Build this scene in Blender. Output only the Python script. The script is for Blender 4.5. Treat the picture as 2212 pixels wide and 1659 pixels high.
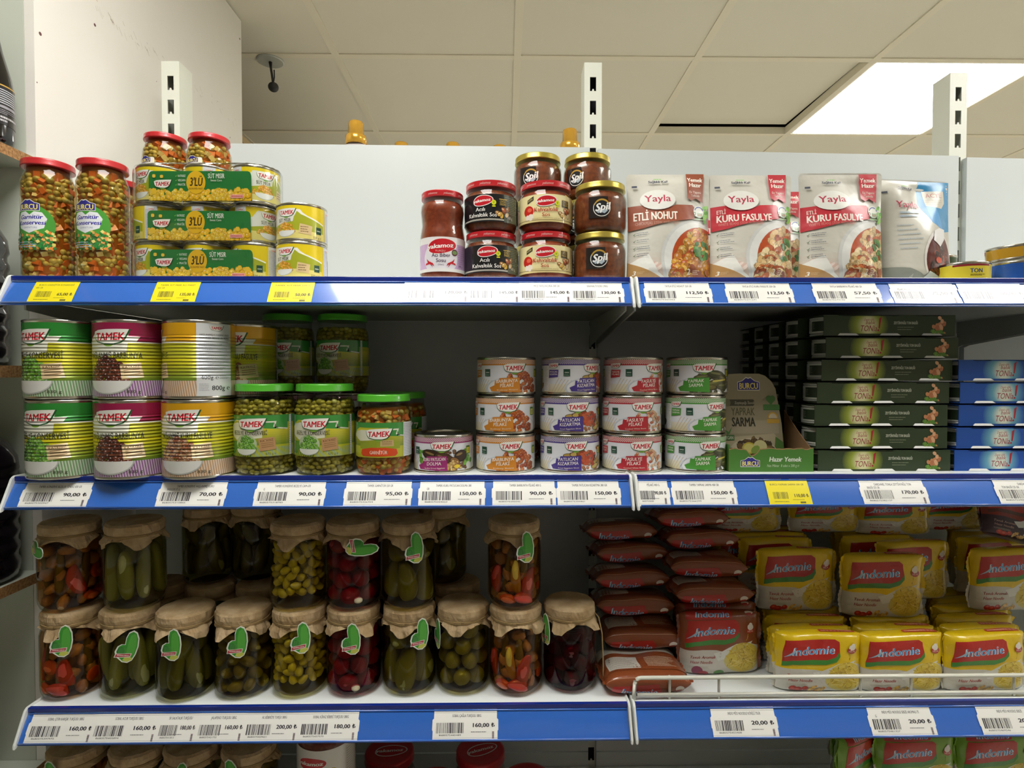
import bpy, bmesh, math, random, bisect
from mathutils import Vector, Matrix
C = bpy.context.scene.collection
sc = bpy.context.scene
PI = math.pi
for o in list(bpy.data.objects): bpy.data.objects.remove(o)

# ------------------------------------------------------------------ camera
F = 1230.0                       # focal length in pixels of the 2212 px wide frame
CAM = Vector((0.0, -1.226, 1.45))
YAW, PITCH = math.radians(0.8), math.radians(1.15)
fw = Vector((math.sin(YAW)*math.cos(PITCH), math.cos(YAW)*math.cos(PITCH), -math.sin(PITCH)))
rt = Vector((math.cos(YAW), -math.sin(YAW), 0))
up = rt.cross(fw)
cam = bpy.data.cameras.new('camera'); co = bpy.data.objects.new('camera', cam); C.objects.link(co)
cam.sensor_fit = 'HORIZONTAL'; cam.sensor_width = 36; cam.lens = 36*F/2212
cam.clip_start = 0.02
co.matrix_world = Matrix(((rt.x, up.x, -fw.x, CAM.x), (rt.y, up.y, -fw.y, CAM.y), (rt.z, up.z, -fw.z, CAM.z), (0, 0, 0, 1)))
sc.camera = co

def at(px, py, Y):
    d = fw + rt*((px-1106)/F) - up*((py-829.5)/F)
    return CAM + d*((Y-CAM.y)/d.y)

# ------------------------------------------------------------------ world, exposure
w = bpy.data.worlds.new('world'); sc.world = w; w.use_nodes = True
w.node_tree.nodes['Background'].inputs[0].default_value = (0.9, 0.95, 1, 1)
w.node_tree.nodes['Background'].inputs[1].default_value = 0.05
sc.view_settings.view_transform = 'Standard'; sc.view_settings.look = 'None'
sc.view_settings.gamma = 1; sc.view_settings.use_curve_mapping = False
sc.view_settings.exposure = 0.0
LAMP = 18.0
LAMPCOL = (1.0, 0.975, 0.93)
sc.cycles.transparent_max_bounces = 24
sc.cycles.max_bounces = 8
sc.cycles.sample_clamp_indirect = 6

# ------------------------------------------------------------------ colour + materials
def lin(c):
    if isinstance(c, str):
        c = c.lstrip('#'); c = [int(c[i:i+2], 16)/255 for i in (0, 2, 4)]
        return tuple((x/12.92 if x <= .04045 else ((x+.055)/1.055)**2.4) for x in c)
    return tuple(c)
MATS = {}
def mat(name, col='#808080', rough=.5, metal=0, coat=0, bump=None, noise=None, spec=.5, emit=0):
    if name in MATS: return MATS[name]
    m = bpy.data.materials.new(name); m.use_nodes = True; MATS[name] = m
    nt = m.node_tree; b = nt.nodes['Principled BSDF']
    c = lin(col)
    b.inputs['Base Color'].default_value = (*c, 1); b.inputs['Roughness'].default_value = rough
    b.inputs['Metallic'].default_value = metal; b.inputs['Coat Weight'].default_value = coat
    b.inputs['Coat Roughness'].default_value = .06
    b.inputs['Specular IOR Level'].default_value = spec
    if emit:
        b.inputs['Emission Color'].default_value = (*c, 1); b.inputs['Emission Strength'].default_value = emit
    if noise or bump:
        tc = nt.nodes.new('ShaderNodeTexCoord')
    if noise:                     # (scale, other colour, lo, hi)
        n = nt.nodes.new('ShaderNodeTexNoise'); n.inputs['Scale'].default_value = noise[0]; n.inputs['Detail'].default_value = 5
        r = nt.nodes.new('ShaderNodeValToRGB'); r.color_ramp.elements[0].position = noise[2]; r.color_ramp.elements[1].position = noise[3]
        r.color_ramp.elements[0].color = (*c, 1); r.color_ramp.elements[1].color = (*lin(noise[1]), 1)
        nt.links.new(tc.outputs['Object'], n.inputs['Vector']); nt.links.new(n.outputs['Fac'], r.inputs[0]); nt.links.new(r.outputs[0], b.inputs['Base Color'])
    if bump:                      # (scale, strength, distance)
        n = nt.nodes.new('ShaderNodeTexNoise'); n.inputs['Scale'].default_value = bump[0]; n.inputs['Detail'].default_value = 4
        bp = nt.nodes.new('ShaderNodeBump'); bp.inputs['Strength'].default_value = bump[1]; bp.inputs['Distance'].default_value = bump[2]
        nt.links.new(tc.outputs['Object'], n.inputs['Vector']); nt.links.new(n.outputs['Fac'], bp.inputs['Height']); nt.links.new(bp.outputs[0], b.inputs['Normal'])
    return m
def print_mat(name, rough=.35, metal=0, coat=0, ribs=None, bump=None, spec=.5):
    """flat print: reads the colour attribute of the artwork mesh"""
    if name in MATS: return MATS[name]
    m = mat(name, '#ffffff', rough, metal, coat, spec=spec)
    nt = m.node_tree; b = nt.nodes['Principled BSDF']
    a = nt.nodes.new('ShaderNodeAttribute'); a.attribute_name = 'Col'
    nt.links.new(a.outputs['Color'], b.inputs['Base Color'])
    if ribs:                      # embossed rings round a can: period, distance, z range
        tc = nt.nodes.new('ShaderNodeTexCoord'); s = nt.nodes.new('ShaderNodeSeparateXYZ')
        mu = nt.nodes.new('ShaderNodeMath'); mu.operation = 'MULTIPLY'; mu.inputs[1].default_value = 2*PI/ribs[0]
        si = nt.nodes.new('ShaderNodeMath'); si.operation = 'SINE'
        bp = nt.nodes.new('ShaderNodeBump'); bp.inputs['Strength'].default_value = 1; bp.inputs['Distance'].default_value = ribs[1]
        mr = nt.nodes.new('ShaderNodeMapRange'); mr.inputs[1].default_value = ribs[3]-.004; mr.inputs[2].default_value = ribs[3]; mr.inputs[3].default_value = 1; mr.inputs[4].default_value = 0
        mr2 = nt.nodes.new('ShaderNodeMapRange'); mr2.inputs[1].default_value = ribs[2]; mr2.inputs[2].default_value = ribs[2]+.004
        m1 = nt.nodes.new('ShaderNodeMath'); m1.operation = 'MULTIPLY'; m2 = nt.nodes.new('ShaderNodeMath'); m2.operation = 'MULTIPLY'
        L = nt.links.new
        L(tc.outputs['Object'], s.inputs[0]); L(s.outputs[2], mu.inputs[0]); L(mu.outputs[0], si.inputs[0])
        L(s.outputs[2], mr.inputs[0]); L(s.outputs[2], mr2.inputs[0]); L(mr.outputs[0], m1.inputs[0]); L(mr2.outputs[0], m1.inputs[1])
        L(m1.outputs[0], m2.inputs[0]); L(si.outputs[0], m2.inputs[1]); L(m2.outputs[0], bp.inputs['Height']); L(bp.outputs[0], b.inputs['Normal'])
    if bump:
        tc = nt.nodes.new('ShaderNodeTexCoord')
        n = nt.nodes.new('ShaderNodeTexNoise'); n.inputs['Scale'].default_value = bump[0]; n.inputs['Detail'].default_value = 2
        bp = nt.nodes.new('ShaderNodeBump'); bp.inputs['Strength'].default_value = bump[1]; bp.inputs['Distance'].default_value = bump[2]
        nt.links.new(tc.outputs['Object'], n.inputs['Vector']); nt.links.new(n.outputs['Fac'], bp.inputs['Height']); nt.links.new(bp.outputs[0], b.inputs['Normal'])
    return m
def thin_mat(name, col, gloss=.9, rough=.02, ior=1.45):
    """thin clear sheet (jar wall, film, brine): tinted transparency with a fresnel sheen"""
    if name in MATS: return MATS[name]
    m = bpy.data.materials.new(name); m.use_nodes = True; MATS[name] = m
    nt = m.node_tree; nt.nodes.clear(); N = nt.nodes.new; L = nt.links.new
    out = N('ShaderNodeOutputMaterial'); mx = N('ShaderNodeMixShader'); t = N('ShaderNodeBsdfTransparent'); g = N('ShaderNodeBsdfGlossy')
    lw = N('ShaderNodeLayerWeight'); lw.inputs[0].default_value = .5
    pw = N('ShaderNodeMath'); pw.operation = 'POWER'; pw.inputs[1].default_value = 5.0; L(lw.outputs['Facing'], pw.inputs[0])
    fr = N('ShaderNodeMath'); fr.operation = 'MULTIPLY_ADD'; r0 = ((ior-1)/(ior+1))**2; fr.inputs[1].default_value = 1-r0; fr.inputs[2].default_value = r0; L(pw.outputs[0], fr.inputs[0])
    ml = N('ShaderNodeMath'); ml.operation = 'MULTIPLY'; ml.inputs[1].default_value = gloss
    t.inputs[0].default_value = (*lin(col), 1); g.inputs['Roughness'].default_value = rough
    L(fr.outputs[0], ml.inputs[0]); L(ml.outputs[0], mx.inputs[0]); L(t.outputs[0], mx.inputs[1]); L(g.outputs[0], mx.inputs[2]); L(mx.outputs[0], out.inputs[0])
    return m

# ------------------------------------------------------------------ object helpers
def link(o, parent=None):
    C.objects.link(o)
    if parent: o.parent = parent
    return o
def tag(o, label=None, cat=None, group=None, kind=None):
    if label: o['label'] = label
    if cat: o['category'] = cat
    if group: o['group'] = group
    if kind: o['kind'] = kind
    return o
def thing(name, label, cat, loc=(0, 0, 0), rz=0, group=None, rot=None):
    o = bpy.data.objects.new(name, None); o.empty_display_size = .02; link(o)
    o.location = loc; o.rotation_euler = rot if rot else (0, 0, rz)
    return tag(o, label, cat, group)
def mesh_obj(name, bm, m, parent=None, smooth=False, loc=None, **kw):
    me = bpy.data.meshes.new(name); bm.normal_update(); bm.to_mesh(me); bm.free()
    if m is not None:
        for x in (m if isinstance(m, (list, tuple)) else [m]): me.materials.append(x)
    if smooth: me.shade_smooth()
    o = bpy.data.objects.new(name, me); link(o, parent)
    if loc: o.location = loc
    return tag(o, **kw)
def inst(name, me, parent=None, loc=None, **kw):
    o = bpy.data.objects.new(name, me); link(o, parent)
    if loc: o.location = loc
    return tag(o, **kw)
def copy_tree(o, label=None, loc=None, rz=None, parent=None, group=None):
    c = o.copy(); C.objects.link(c); c.parent = parent
    if label: c['label'] = label
    if group: c['group'] = group
    if loc is not None: c.location = loc
    if rz is not None: c.rotation_euler = (0, 0, rz)
    for ch in list(o.children): copy_tree(ch, parent=c)
    return c
def box(bm, a, b, mi=0, bev=0):
    x0, y0, z0 = a; x1, y1, z1 = b
    vs = [bm.verts.new(p) for p in ((x0,y0,z0),(x1,y0,z0),(x1,y1,z0),(x0,y1,z0),(x0,y0,z1),(x1,y0,z1),(x1,y1,z1),(x0,y1,z1))]
    fs = []
    for f in ((3,2,1,0),(4,5,6,7),(0,1,5,4),(1,2,6,5),(2,3,7,6),(3,0,4,7)):
        q = bm.faces.new([vs[i] for i in f]); q.material_index = mi; fs.append(q)
    if bev:
        es = list({e for f in fs for e in f.edges})
        bmesh.ops.bevel(bm, geom=es, offset=bev, segments=2, affect='EDGES', profile=.5)
    return vs
def lathe(bm, prof, seg=40, mi=0, cx=0, cy=0, close=False):
    rings = []
    for r, z in prof:
        if r < 1e-6: rings.append([bm.verts.new((cx, cy, z))])
        else: rings.append([bm.verts.new((cx+r*math.sin(2*PI*i/seg), cy-r*math.cos(2*PI*i/seg), z)) for i in range(seg)])
    for a, b in zip(rings, rings[1:]):
        for i in range(seg):
            j = (i+1) % seg
            if len(a) == 1 and len(b) == 1: continue
            if len(a) == 1: f = bm.faces.new((a[0], b[j], b[i]))
            elif len(b) == 1: f = bm.faces.new((a[i], a[j], b[0]))
            else: f = bm.faces.new((a[i], a[j], b[j], b[i]))
            f.material_index = mi
    return bm
def tube(bm, pts, r, seg=8, mi=0, cap=True):
    pts = [Vector(p) for p in pts]; rings = []
    for i, p in enumerate(pts):
        d = (pts[min(i+1, len(pts)-1)]-pts[max(i-1, 0)]).normalized()
        q = Vector((0, 0, 1)) if abs(d.z) < .9 else Vector((1, 0, 0))
        u = d.cross(q).normalized(); v = d.cross(u)
        rr = r[i] if isinstance(r, (list, tuple)) else r
        rings.append([bm.verts.new(p+u*(rr*math.cos(2*PI*k/seg))+v*(rr*math.sin(2*PI*k/seg))) for k in range(seg)])
    for a, b in zip(rings, rings[1:]):
        for k in range(seg):
            f = bm.faces.new((a[k], a[(k+1) % seg], b[(k+1) % seg], b[k])); f.material_index = mi; f.smooth = True
    if cap:
        bm.faces.new(rings[0][::-1]).material_index = mi; bm.faces.new(rings[-1]).material_index = mi
def prism(bm, pts, a, b, axis='x', mi=0):
    """extrude a closed 2-D outline along an axis from a to b"""
    def P(p, t): return {'x': (t, p[0], p[1]), 'y': (p[0], t, p[1]), 'z': (p[0], p[1], t)}[axis]
    A = [bm.verts.new(P(p, a)) for p in pts]; B = [bm.verts.new(P(p, b)) for p in pts]
    n = len(pts)
    bm.faces.new(A[::-1]).material_index = mi; bm.faces.new(B).material_index = mi
    for i in range(n): bm.faces.new((A[i], A[(i+1) % n], B[(i+1) % n], B[i])).material_index = mi
def fixn(bm): bmesh.ops.recalc_face_normals(bm, faces=bm.faces)
def blob(bm, c, r, rot=None, sub=1, mi=0, jit=0, rng=random):
    """ellipsoid"""
    if not hasattr(r, '__len__'): r = (r, r, r)
    M = Matrix.Translation(c) @ (rot.to_4x4() if rot else Matrix.Identity(4)) @ Matrix.Diagonal((*r, 1))
    g = bmesh.ops.create_icosphere(bm, subdivisions=sub, radius=1, matrix=M)
    for v in g['verts']:
        if jit: v.co += Vector((rng.uniform(-jit, jit), rng.uniform(-jit, jit), rng.uniform(-jit, jit)))
        for f in v.link_faces: f.material_index = mi; f.smooth = True
    return g['verts']
def rotm(x, y, z): 
    from mathutils import Euler
    return Euler((x, y, z)).to_matrix()

# ------------------------------------------------------------------ glyphs
CHARS = "ABCDEFGHIJKLMNOPQRSTUVWXYZÇĞİÖŞÜabcdefghijklmnopqrstuvwxyzçğıöşü0123456789.,!%'+-/()&₺∞℮"
GL = {}
def harvest():
    objs = []
    for wt, off in ((0, 0.0),):
        for ch in CHARS:
            for kind, s in (('g', ch), ('w', 'H'+ch+'H')):
                if kind == 'w' and wt: continue
                cu = bpy.data.curves.new('t', 'FONT'); cu.body = s; cu.size = 1; cu.resolution_u = 2; cu.offset = off; cu.fill_mode = 'FRONT'
                o = bpy.data.objects.new('t', cu); C.objects.link(o); objs.append((wt, ch, kind, o))
    cu = bpy.data.curves.new('t', 'FONT'); cu.body = 'HH'; o = bpy.data.objects.new('t', cu); C.objects.link(o); objs.append((0, 'HH', 'w', o))
    dg = bpy.context.evaluated_depsgraph_get(); dg.update()
    W = {}
    for wt, ch, kind, o in objs:
        e = o.evaluated_get(dg); me = e.to_mesh()
        if kind == 'g':
            GL[(wt, ch)] = ([(v.co.x, v.co.y) for v in me.vertices], [tuple(p.vertices) for p in me.polygons])
        else: W[ch] = max((v.co.x for v in me.vertices), default=0)
        e.to_mesh_clear()
    for ch in CHARS: GL[ch] = W[ch]-W['HH']
    GL[' '] = .3
    for _, _, _, o in objs:
        d = o.data; bpy.data.objects.remove(o); bpy.data.curves.remove(d)
harvest()
CAP = max(y for x, y in GL[(0, 'H')][0])
# ------------------------------------------------------------------ room
WL = -0.783                                  # plane of the painted wall on the left
ZC = 2.497                                   # ceiling height
M_wall = mat('painted_wall', '#efece4', .22, bump=(14, .25, .004), spec=.5)
M_room = mat('room_wall', '#e4e1d8', .7)
M_tile = mat('ceiling_tile', '#e2ddcb', .85, bump=(90, .3, .001))
M_grid = mat('ceiling_grid', '#e6dfc8', .6)
M_void = mat('ceiling_void', '#3a3a36', .9)
M_floor = mat('floor_tile', '#d6d2c6', .35, noise=(3, '#cac5b8', .4, .6))
M_white = mat('white_metal', '#ccd2d1', .38, bump=(500, .12, .0003))
M_white2 = mat('white_shelf_metal', '#f0f5f4', .35)
M_post = mat('upright_metal', '#e6e9dc', .4)
M_undershade = mat('shaded_shelf_white', '#b4b6ad', .5)  # white paint toned grey: shade below the shelves put into the colour
M_hole = mat('slot_shade', '#1c1a26', .7)
M_lamp = mat('lamp_diffuser', '#000000', .5)
nt = M_lamp.node_tree; b_ = nt.nodes['Principled BSDF']; b_.inputs['Emission Color'].default_value = (*LAMPCOL, 1); b_.inputs['Emission Strength'].default_value = LAMP
M_melamine = mat('white_melamine', '#ccd2c4', .45)
M_chip = mat('chipboard_edge', '#b98f5c', .8, noise=(260, '#8a6238', .35, .65), bump=(300, .4, .001))

def struct(name, bm, m, parent=None, **kw):
    o = mesh_obj(name, bm, m, parent, **kw)
    if not parent: o['kind'] = 'structure'
    return o
RX0, RX1, RY0, RY1 = -3.6, 4.6, -3.4, 4.3
bm = bmesh.new(); box(bm, (RX0, RY0, -.06), (RX1, RY1, 0)); struct('floor', bm, M_floor)
bm = bmesh.new(); box(bm, (RX0, RY1, 0), (RX1, RY1+.1, ZC+.3)); struct('wall_back', bm, M_room)
bm = bmesh.new(); box(bm, (RX0, RY0-.1, 0), (RX1, RY0, ZC+.3)); struct('wall_front', bm, M_room)
bm = bmesh.new(); box(bm, (RX1, RY0, 0), (RX1+.1, RY1, ZC+.3)); struct('wall_right', bm, M_room)
bm = bmesh.new(); box(bm, (RX0-.1, RY0, 0), (RX0, RY1, ZC+.3)); struct('wall_far_left', bm, M_room)
# painted wall at the left end of the shelving: a partition seen from its end face
bm = bmesh.new(); box(bm, (WL-.016, -.2545, 0), (WL, .503, ZC)); 
bmesh.ops.subdivide_edges(bm, edges=[e for e in bm.edges], cuts=3, use_grid_fill=True)
wl = struct('wall_left', bm, M_wall)
# scuffs, drill holes and pencil marks on it
M_scuff = mat('scuff_mark', '#9c917e', .9); M_plug = mat('drill_hole', '#6d4b4a', .9)
def wall_pt(px, py, dx=.0):
    d = fw + rt*((px-1106)/F) - up*((py-829.5)/F)
    return CAM + d*((WL+dx-CAM.x)/d.x)
bm = bmesh.new()
for px, py, r in ((87, 73, .0032), (205, 54, .003), (80, 178, .0012), (338, 176, .001), (344, 288, .0016), (518, 84, .003), (497, 297, .0018)):
    p = wall_pt(px, py); lathe(bm, [(r, 0), (r*.6, .0004), (0, .0004)], 12, cx=0, cy=0)
    bm.verts.ensure_lookup_table()
    for v in bm.verts[-25:]:
        x, y, z = v.co; v.co = (p.x+z, p.y+x, p.z+y)
mesh_obj('drill_holes', bm, M_plug, wl, kind='stuff')
bm = bmesh.new(); rg = random.Random(5)
for i in range(60):
    t = rg.random(); px = 205+t*310; py = 8+t*255+rg.uniform(-12, 12)
    a = wall_pt(px, py, .0004); L = rg.uniform(.002, .011); s = rg.uniform(-.002, .004)
    a2 = a+Vector((0, L, -L*rg.uniform(.2, 1.6))); ww = rg.uniform(.0004, .0012)
    bm.faces.new([bm.verts.new(q) for q in (a, a2, a2+Vector((0, 0, ww)), a+Vector((0, 0, ww)))])
mesh_obj('scuff_marks', bm, M_scuff, wl, kind='stuff')

# ceiling: suspended 60 cm tiles in a flat grid
GX, GY, T = -0.555, 0.69, 0.6
bm = bmesh.new(); box(bm, (RX0, RY0, ZC+.2), (RX1, RY1, ZC+.26)); ceil = struct('ceiling', bm, M_void)
ix0, ix1 = math.floor((RX0-GX)/T), math.ceil((RX1-GX)/T)
iy0, iy1 = math.floor((RY0-GY)/T), math.ceil((RY1-GY)/T)
bm = bmesh.new()
for i in range(ix0, ix1+1):
    x = GX+i*T; box(bm, (x-.012, RY0, ZC), (x+.012, RY1, ZC+.03))
for j in range(iy0, iy1+1):
    y = GY+j*T; box(bm, (RX0, y-.012, ZC+.0004), (RX1, y+.012, ZC+.03))
mesh_obj('grid', bm, M_grid, ceil)
bm = bmesh.new(); box(bm, (-.2915, -.2915, 0), (.2915, .2915, .015), bev=.003); 
tile = bpy.data.meshes.new('ceiling_tile'); bm.to_mesh(tile); bm.free(); tile.materials.append(M_tile)
bm = bmesh.new(); box(bm, (-.2975, -.2975, 0), (.2975, .2975, .02)); 
box(bm, (-.285, -.285, -.0015), (.285, .285, 0), mi=1)
lampm = bpy.data.meshes.new('ceiling_lamp'); bm.to_mesh(lampm); bm.free(); lampm.materials.append(M_white); lampm.materials.append(M_lamp)
lamps = {}
for i in range(ix0, ix1):
    for j in range(iy0, iy1):
        cx, cy = GX+(i+.5)*T, GY+(j+.5)*T
        if not (RX0 < cx < RX1 and RY0 < cy < RY1): continue
        li, lj = (i % 3 == 0), (j % 3 == 0)
        if li and lj and not (i == 0 and j == 0) and not i == -3 and j != -6:
            lamps[(i, j)] = (cx, cy); continue
        o = inst('ceiling_tile', tile, ceil, (cx, cy, ZC+.004))
        if (i, j) == (2, 0):
            o.location = (cx-.006, cy-.014, ZC+.030); o.rotation_euler = (math.radians(1.2), 0, 0)
LL = {(3, 0): 'square white ceiling lamp panel above the far side of the shelving'}
for k, (cx, cy) in lamps.items():
    r_ = thing('ceiling_lamp', LL.get(k, 'square ceiling lamp panel out of the picture, '+{-3: 'over the aisle, ', 0: 'beyond the shelving, ', 3: 'far beyond the shelving, '}.get(k[1], 'back row, ')+{-6: 'far left', 0: 'left', 3: 'right', 6: 'far right'}.get(k[0], 'side')), 'lamp', (cx, cy, ZC+.002))
    bm = bmesh.new(); box(bm, (-.2915, -.2915, 0), (.2915, .2915, .02))
    mesh_obj('lamp_frame', bm, M_white, r_)
    bm = bmesh.new(); box(bm, (-.28, -.28, -.002), (.28, .28, -.0002)); mesh_obj('lamp_diffuser', bm, M_lamp, r_)

# ------------------------------------------------------------------ shelving frame
POST = [-.7185, at(1281, 250, 0).x, at(2070, 250, 0).x]
def make_post(name, X, ztop, label, left=True, right=True):
    r_ = thing(name, label, 'upright', (X, 0, 0))
    w2, d, hw, hh = .0187, .05, .0066, .0149
    bm = bmesh.new(); pitch = .05
    # front face with punched slots: build strips between slots
    z = ztop; k = 0; zs = []
    s0 = ztop-.0305
    while s0-hh*2 > .05: zs.append((s0-hh*2+.0, s0)); s0 -= pitch
    th = .002
    box(bm, (-w2, 0, 0), (-hw, th, ztop)); box(bm, (hw, 0, 0), (w2, th, ztop))
    prev = ztop
    for a, b in zs:
        box(bm, (-hw, 0, b), (hw, th, prev)); prev = a
        prism(bm, [(-.0022, a), (.0022, a), (.0018, a+.0035), (0, a+.0048), (-.0018, a+.0035)], 0, th, 'y')
    box(bm, (-hw, 0, 0), (hw, th, prev))
    box(bm, (-w2, th, 0), (-w2+th, d, ztop)); box(bm, (w2-th, th, 0), (w2, d, ztop))
    box(bm, (-w2+th, d-th, 0), (w2-th, d, ztop-.002)); box(bm, (-w2+th, th, ztop-.002), (w2-th, d-th, ztop))
    mesh_obj('post', bm, M_post, r_)
    bm = bmesh.new(); box(bm, (-w2+th+.0005, d-.012, .01), (w2-th-.0005, d-th-.0002, ztop-.01)); mesh_obj('slot_shade_sheet', bm, M_hole, r_)  # dark sheet put in for the shade inside the hollow post
    return r_
make_post('shelf_upright', at(369, 250, 0).x, at(368, 132, 0).z, 'white slotted metal upright beside the painted wall')
make_post('shelf_upright', POST[1], at(1280, 135, 0).z, 'white slotted metal upright between the two shelf bays')
make_post('shelf_upright', POST[2], at(2069, 157, 0).z, 'white slotted metal upright in front of the ceiling lamp')
POST.append(POST[2]+.8)
BAY = [(POST[0], POST[1]), (POST[1], POST[2]), (POST[2], POST[3])]
# back panels: stacked sheets per bay
ztops = [(at(500, 322, .018).z, at(1250, 331, .018).z), (at(1310, 334, .018).z, at(2062, 349, .018).z), (at(2090, 352, .018).z, at(2212, 356, .018).z-.01)]
for k, (a, b) in enumerate(BAY):
    M_ = 0; r_ = thing('back_panel', ['white metal back panel behind the jars and cans on the left bay', 'white metal back panel behind the pouches on the middle bay', 'white metal back panel at the right edge of the picture'][k], 'panel', ((a+b)/2, -.0145, 0))
    hw = (b-a)/2-.0088
    zt0, zt1 = ztops[k]
    zc = [(.05, .63), (.633, 1.285), (1.288, None)]
    for z0, z1 in zc:
        bm = bmesh.new(); x0, x1 = -hw, hw
        if k == 0 and z1: x0 = WL+.003-(a+b)/2
        if z1 is None:
            zl, zr = zt0, zt1
        else: zl = zr = z1
        prism(bm, [(x0, z0), (x1, z0), (x1, zr), (x0, zl)], 0, .013, 'y')
        fixn(bm); mesh_obj('sheet', bm, M_white, r_)

# shelves
M_strip = mat('blue_label_holder', '#2f6ccc', .22, coat=1, spec=.6)
M_stripd = mat('navy_lip', '#0d2a86', .25, coat=.6)
M_capw = mat('white_end_cap', '#e9ece8', .35)
Z1, Z2, Z3, Z4 = 1.588, 1.2965, .9535, .600
YF = -.388
TILT = math.atan2(.022, .037); SH = math.hypot(.022, .037)
def strip_frame(yf, z):
    """point on the tilted holder: x, s = 0 top .. SH bottom, n outwards"""
    d = Vector((0, -.022, -.037)).normalized(); n = Vector((0, -.037, .022)).normalized()
    return lambda x, s, off=0: Vector((x, yf, z-.004)) + d*s + n*(off + .0006*math.sin(PI*s/SH))
def shelf(k, name_row, name, a, b, z, yf, label, slabel, group=None):
    x0, x1 = a+.0055+(.011 if k == 0 and name_row == 3 else 0), b-.0055
    r_ = thing(name, label, 'shelf', ((a+b)/2, 0, z)); cx = (a+b)/2
    bm = bmesh.new()
    box(bm, (x0-cx, yf+.004, -.0015), (x1-cx, -.0165, 0)); box(bm, (x0-cx, yf+.004, -.03), (x1-cx, yf+.006, -.0015))
    box(bm, (x0-cx, -.0185, -.03), (x1-cx, -.0165, -.0015)); mesh_obj('tray', bm, M_white2, r_)
    bm = bmesh.new(); box(bm, (x0-cx, yf+.0062, -.029), (x1-cx, -.0187, -.026)); mesh_obj('underside', bm, M_undershade, r_)
    for s, xx in ((1, x0-cx), (-1, x1-cx)):       # cantilever brackets with hooks into the upright
        bm = bmesh.new()
        prism(bm, [(yf+.02, -.03), (-.0165, -.03), (-.0165, -.085), (-.03, -.08), (yf+.02, -.045)], xx, xx+s*.003, 'x'); fixn(bm)
        mesh_obj('bracket', bm, M_undershade, r_)
    # label holder: clipped to the front edge
    h_ = bpy.data.objects.new('label_holder', None); h_.empty_display_size = .02; link(h_, r_); fr = strip_frame(yf, 0)
    bm = bmesh.new(); n = 8
    cols = [[bm.verts.new(fr(xx, SH*i/n)) for i in range(n+1)] for xx in (x0-cx+.001, x1-cx-.001)]
    back = [[bm.verts.new(fr(xx, SH*i/n, -.003)) for i in range(n+1)] for xx in (x0-cx+.001, x1-cx-.001)]
    for i in range(n):
        bm.faces.new((cols[0][i], cols[0][i+1], cols[1][i+1], cols[1][i])); bm.faces.new((back[0][i], back[1][i], back[1][i+1], back[0][i+1]))
        for q in (0, 1): bm.faces.new((cols[q][i], back[q][i], back[q][i+1], cols[q][i+1]))
    bm.faces.new((cols[0][n], back[0][n], back[1][n], cols[1][n])); bm.faces.new((cols[0][0], cols[1][0], back[1][0], back[0][0]))
    fixn(bm); mesh_obj('backing_strip', bm, M_strip, h_)
    for s in (.0028, SH-.0022):
        bm = bmesh.new(); tube(bm, [fr(x0-cx+.002, s, .0009), fr(x1-cx-.002, s, .0009)], .0012, 8); mesh_obj('rib', bm, M_strip, h_)
    bm = bmesh.new(); box(bm, (x0-cx, yf-.0022, -.0045), (x1-cx, yf+.004, .0022), bev=.0009); mesh_obj('lip', bm, M_stripd, h_)
    for e, xx in enumerate((x0-cx, x1-cx)):
        bm = bmesh.new(); s = -1 if e == 0 else 1
        pts = [(yf+.03, .003), (yf-.001, .0035), (yf-.006, 0), (yf-.0255, -.0395), (yf-.0262, -.0455), (yf-.022, -.0455), (yf+.002, -.03), (yf+.03, -.03)]
        prism(bm, pts, xx, xx+s*.0035, 'x'); fixn(bm)
        bmesh.ops.bevel(bm, geom=bm.edges[:], offset=.001, segments=2, affect='EDGES')
        mesh_obj('end_cap', bm, M_capw, h_, smooth=False)
    return r_, fr
FR = {}
names = {1: 'top', 2: 'middle', 3: 'lower', 4: 'bottom'}
for k, (a, b) in enumerate(BAY):
    bay = ['left', 'right', 'far right'][k]
    for row, (z, yf) in {1: (Z1, YF), 2: (Z2, YF), 3: (Z3, YF+.003), 4: (Z4, YF)}.items():
        FR[(k, row)] = shelf(k, row, 'shelf', a, b, z, yf, f'white metal {names[row]} shelf of the {bay} bay', f'blue price label holder along the {names[row]} shelf of the {bay} bay')
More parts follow.
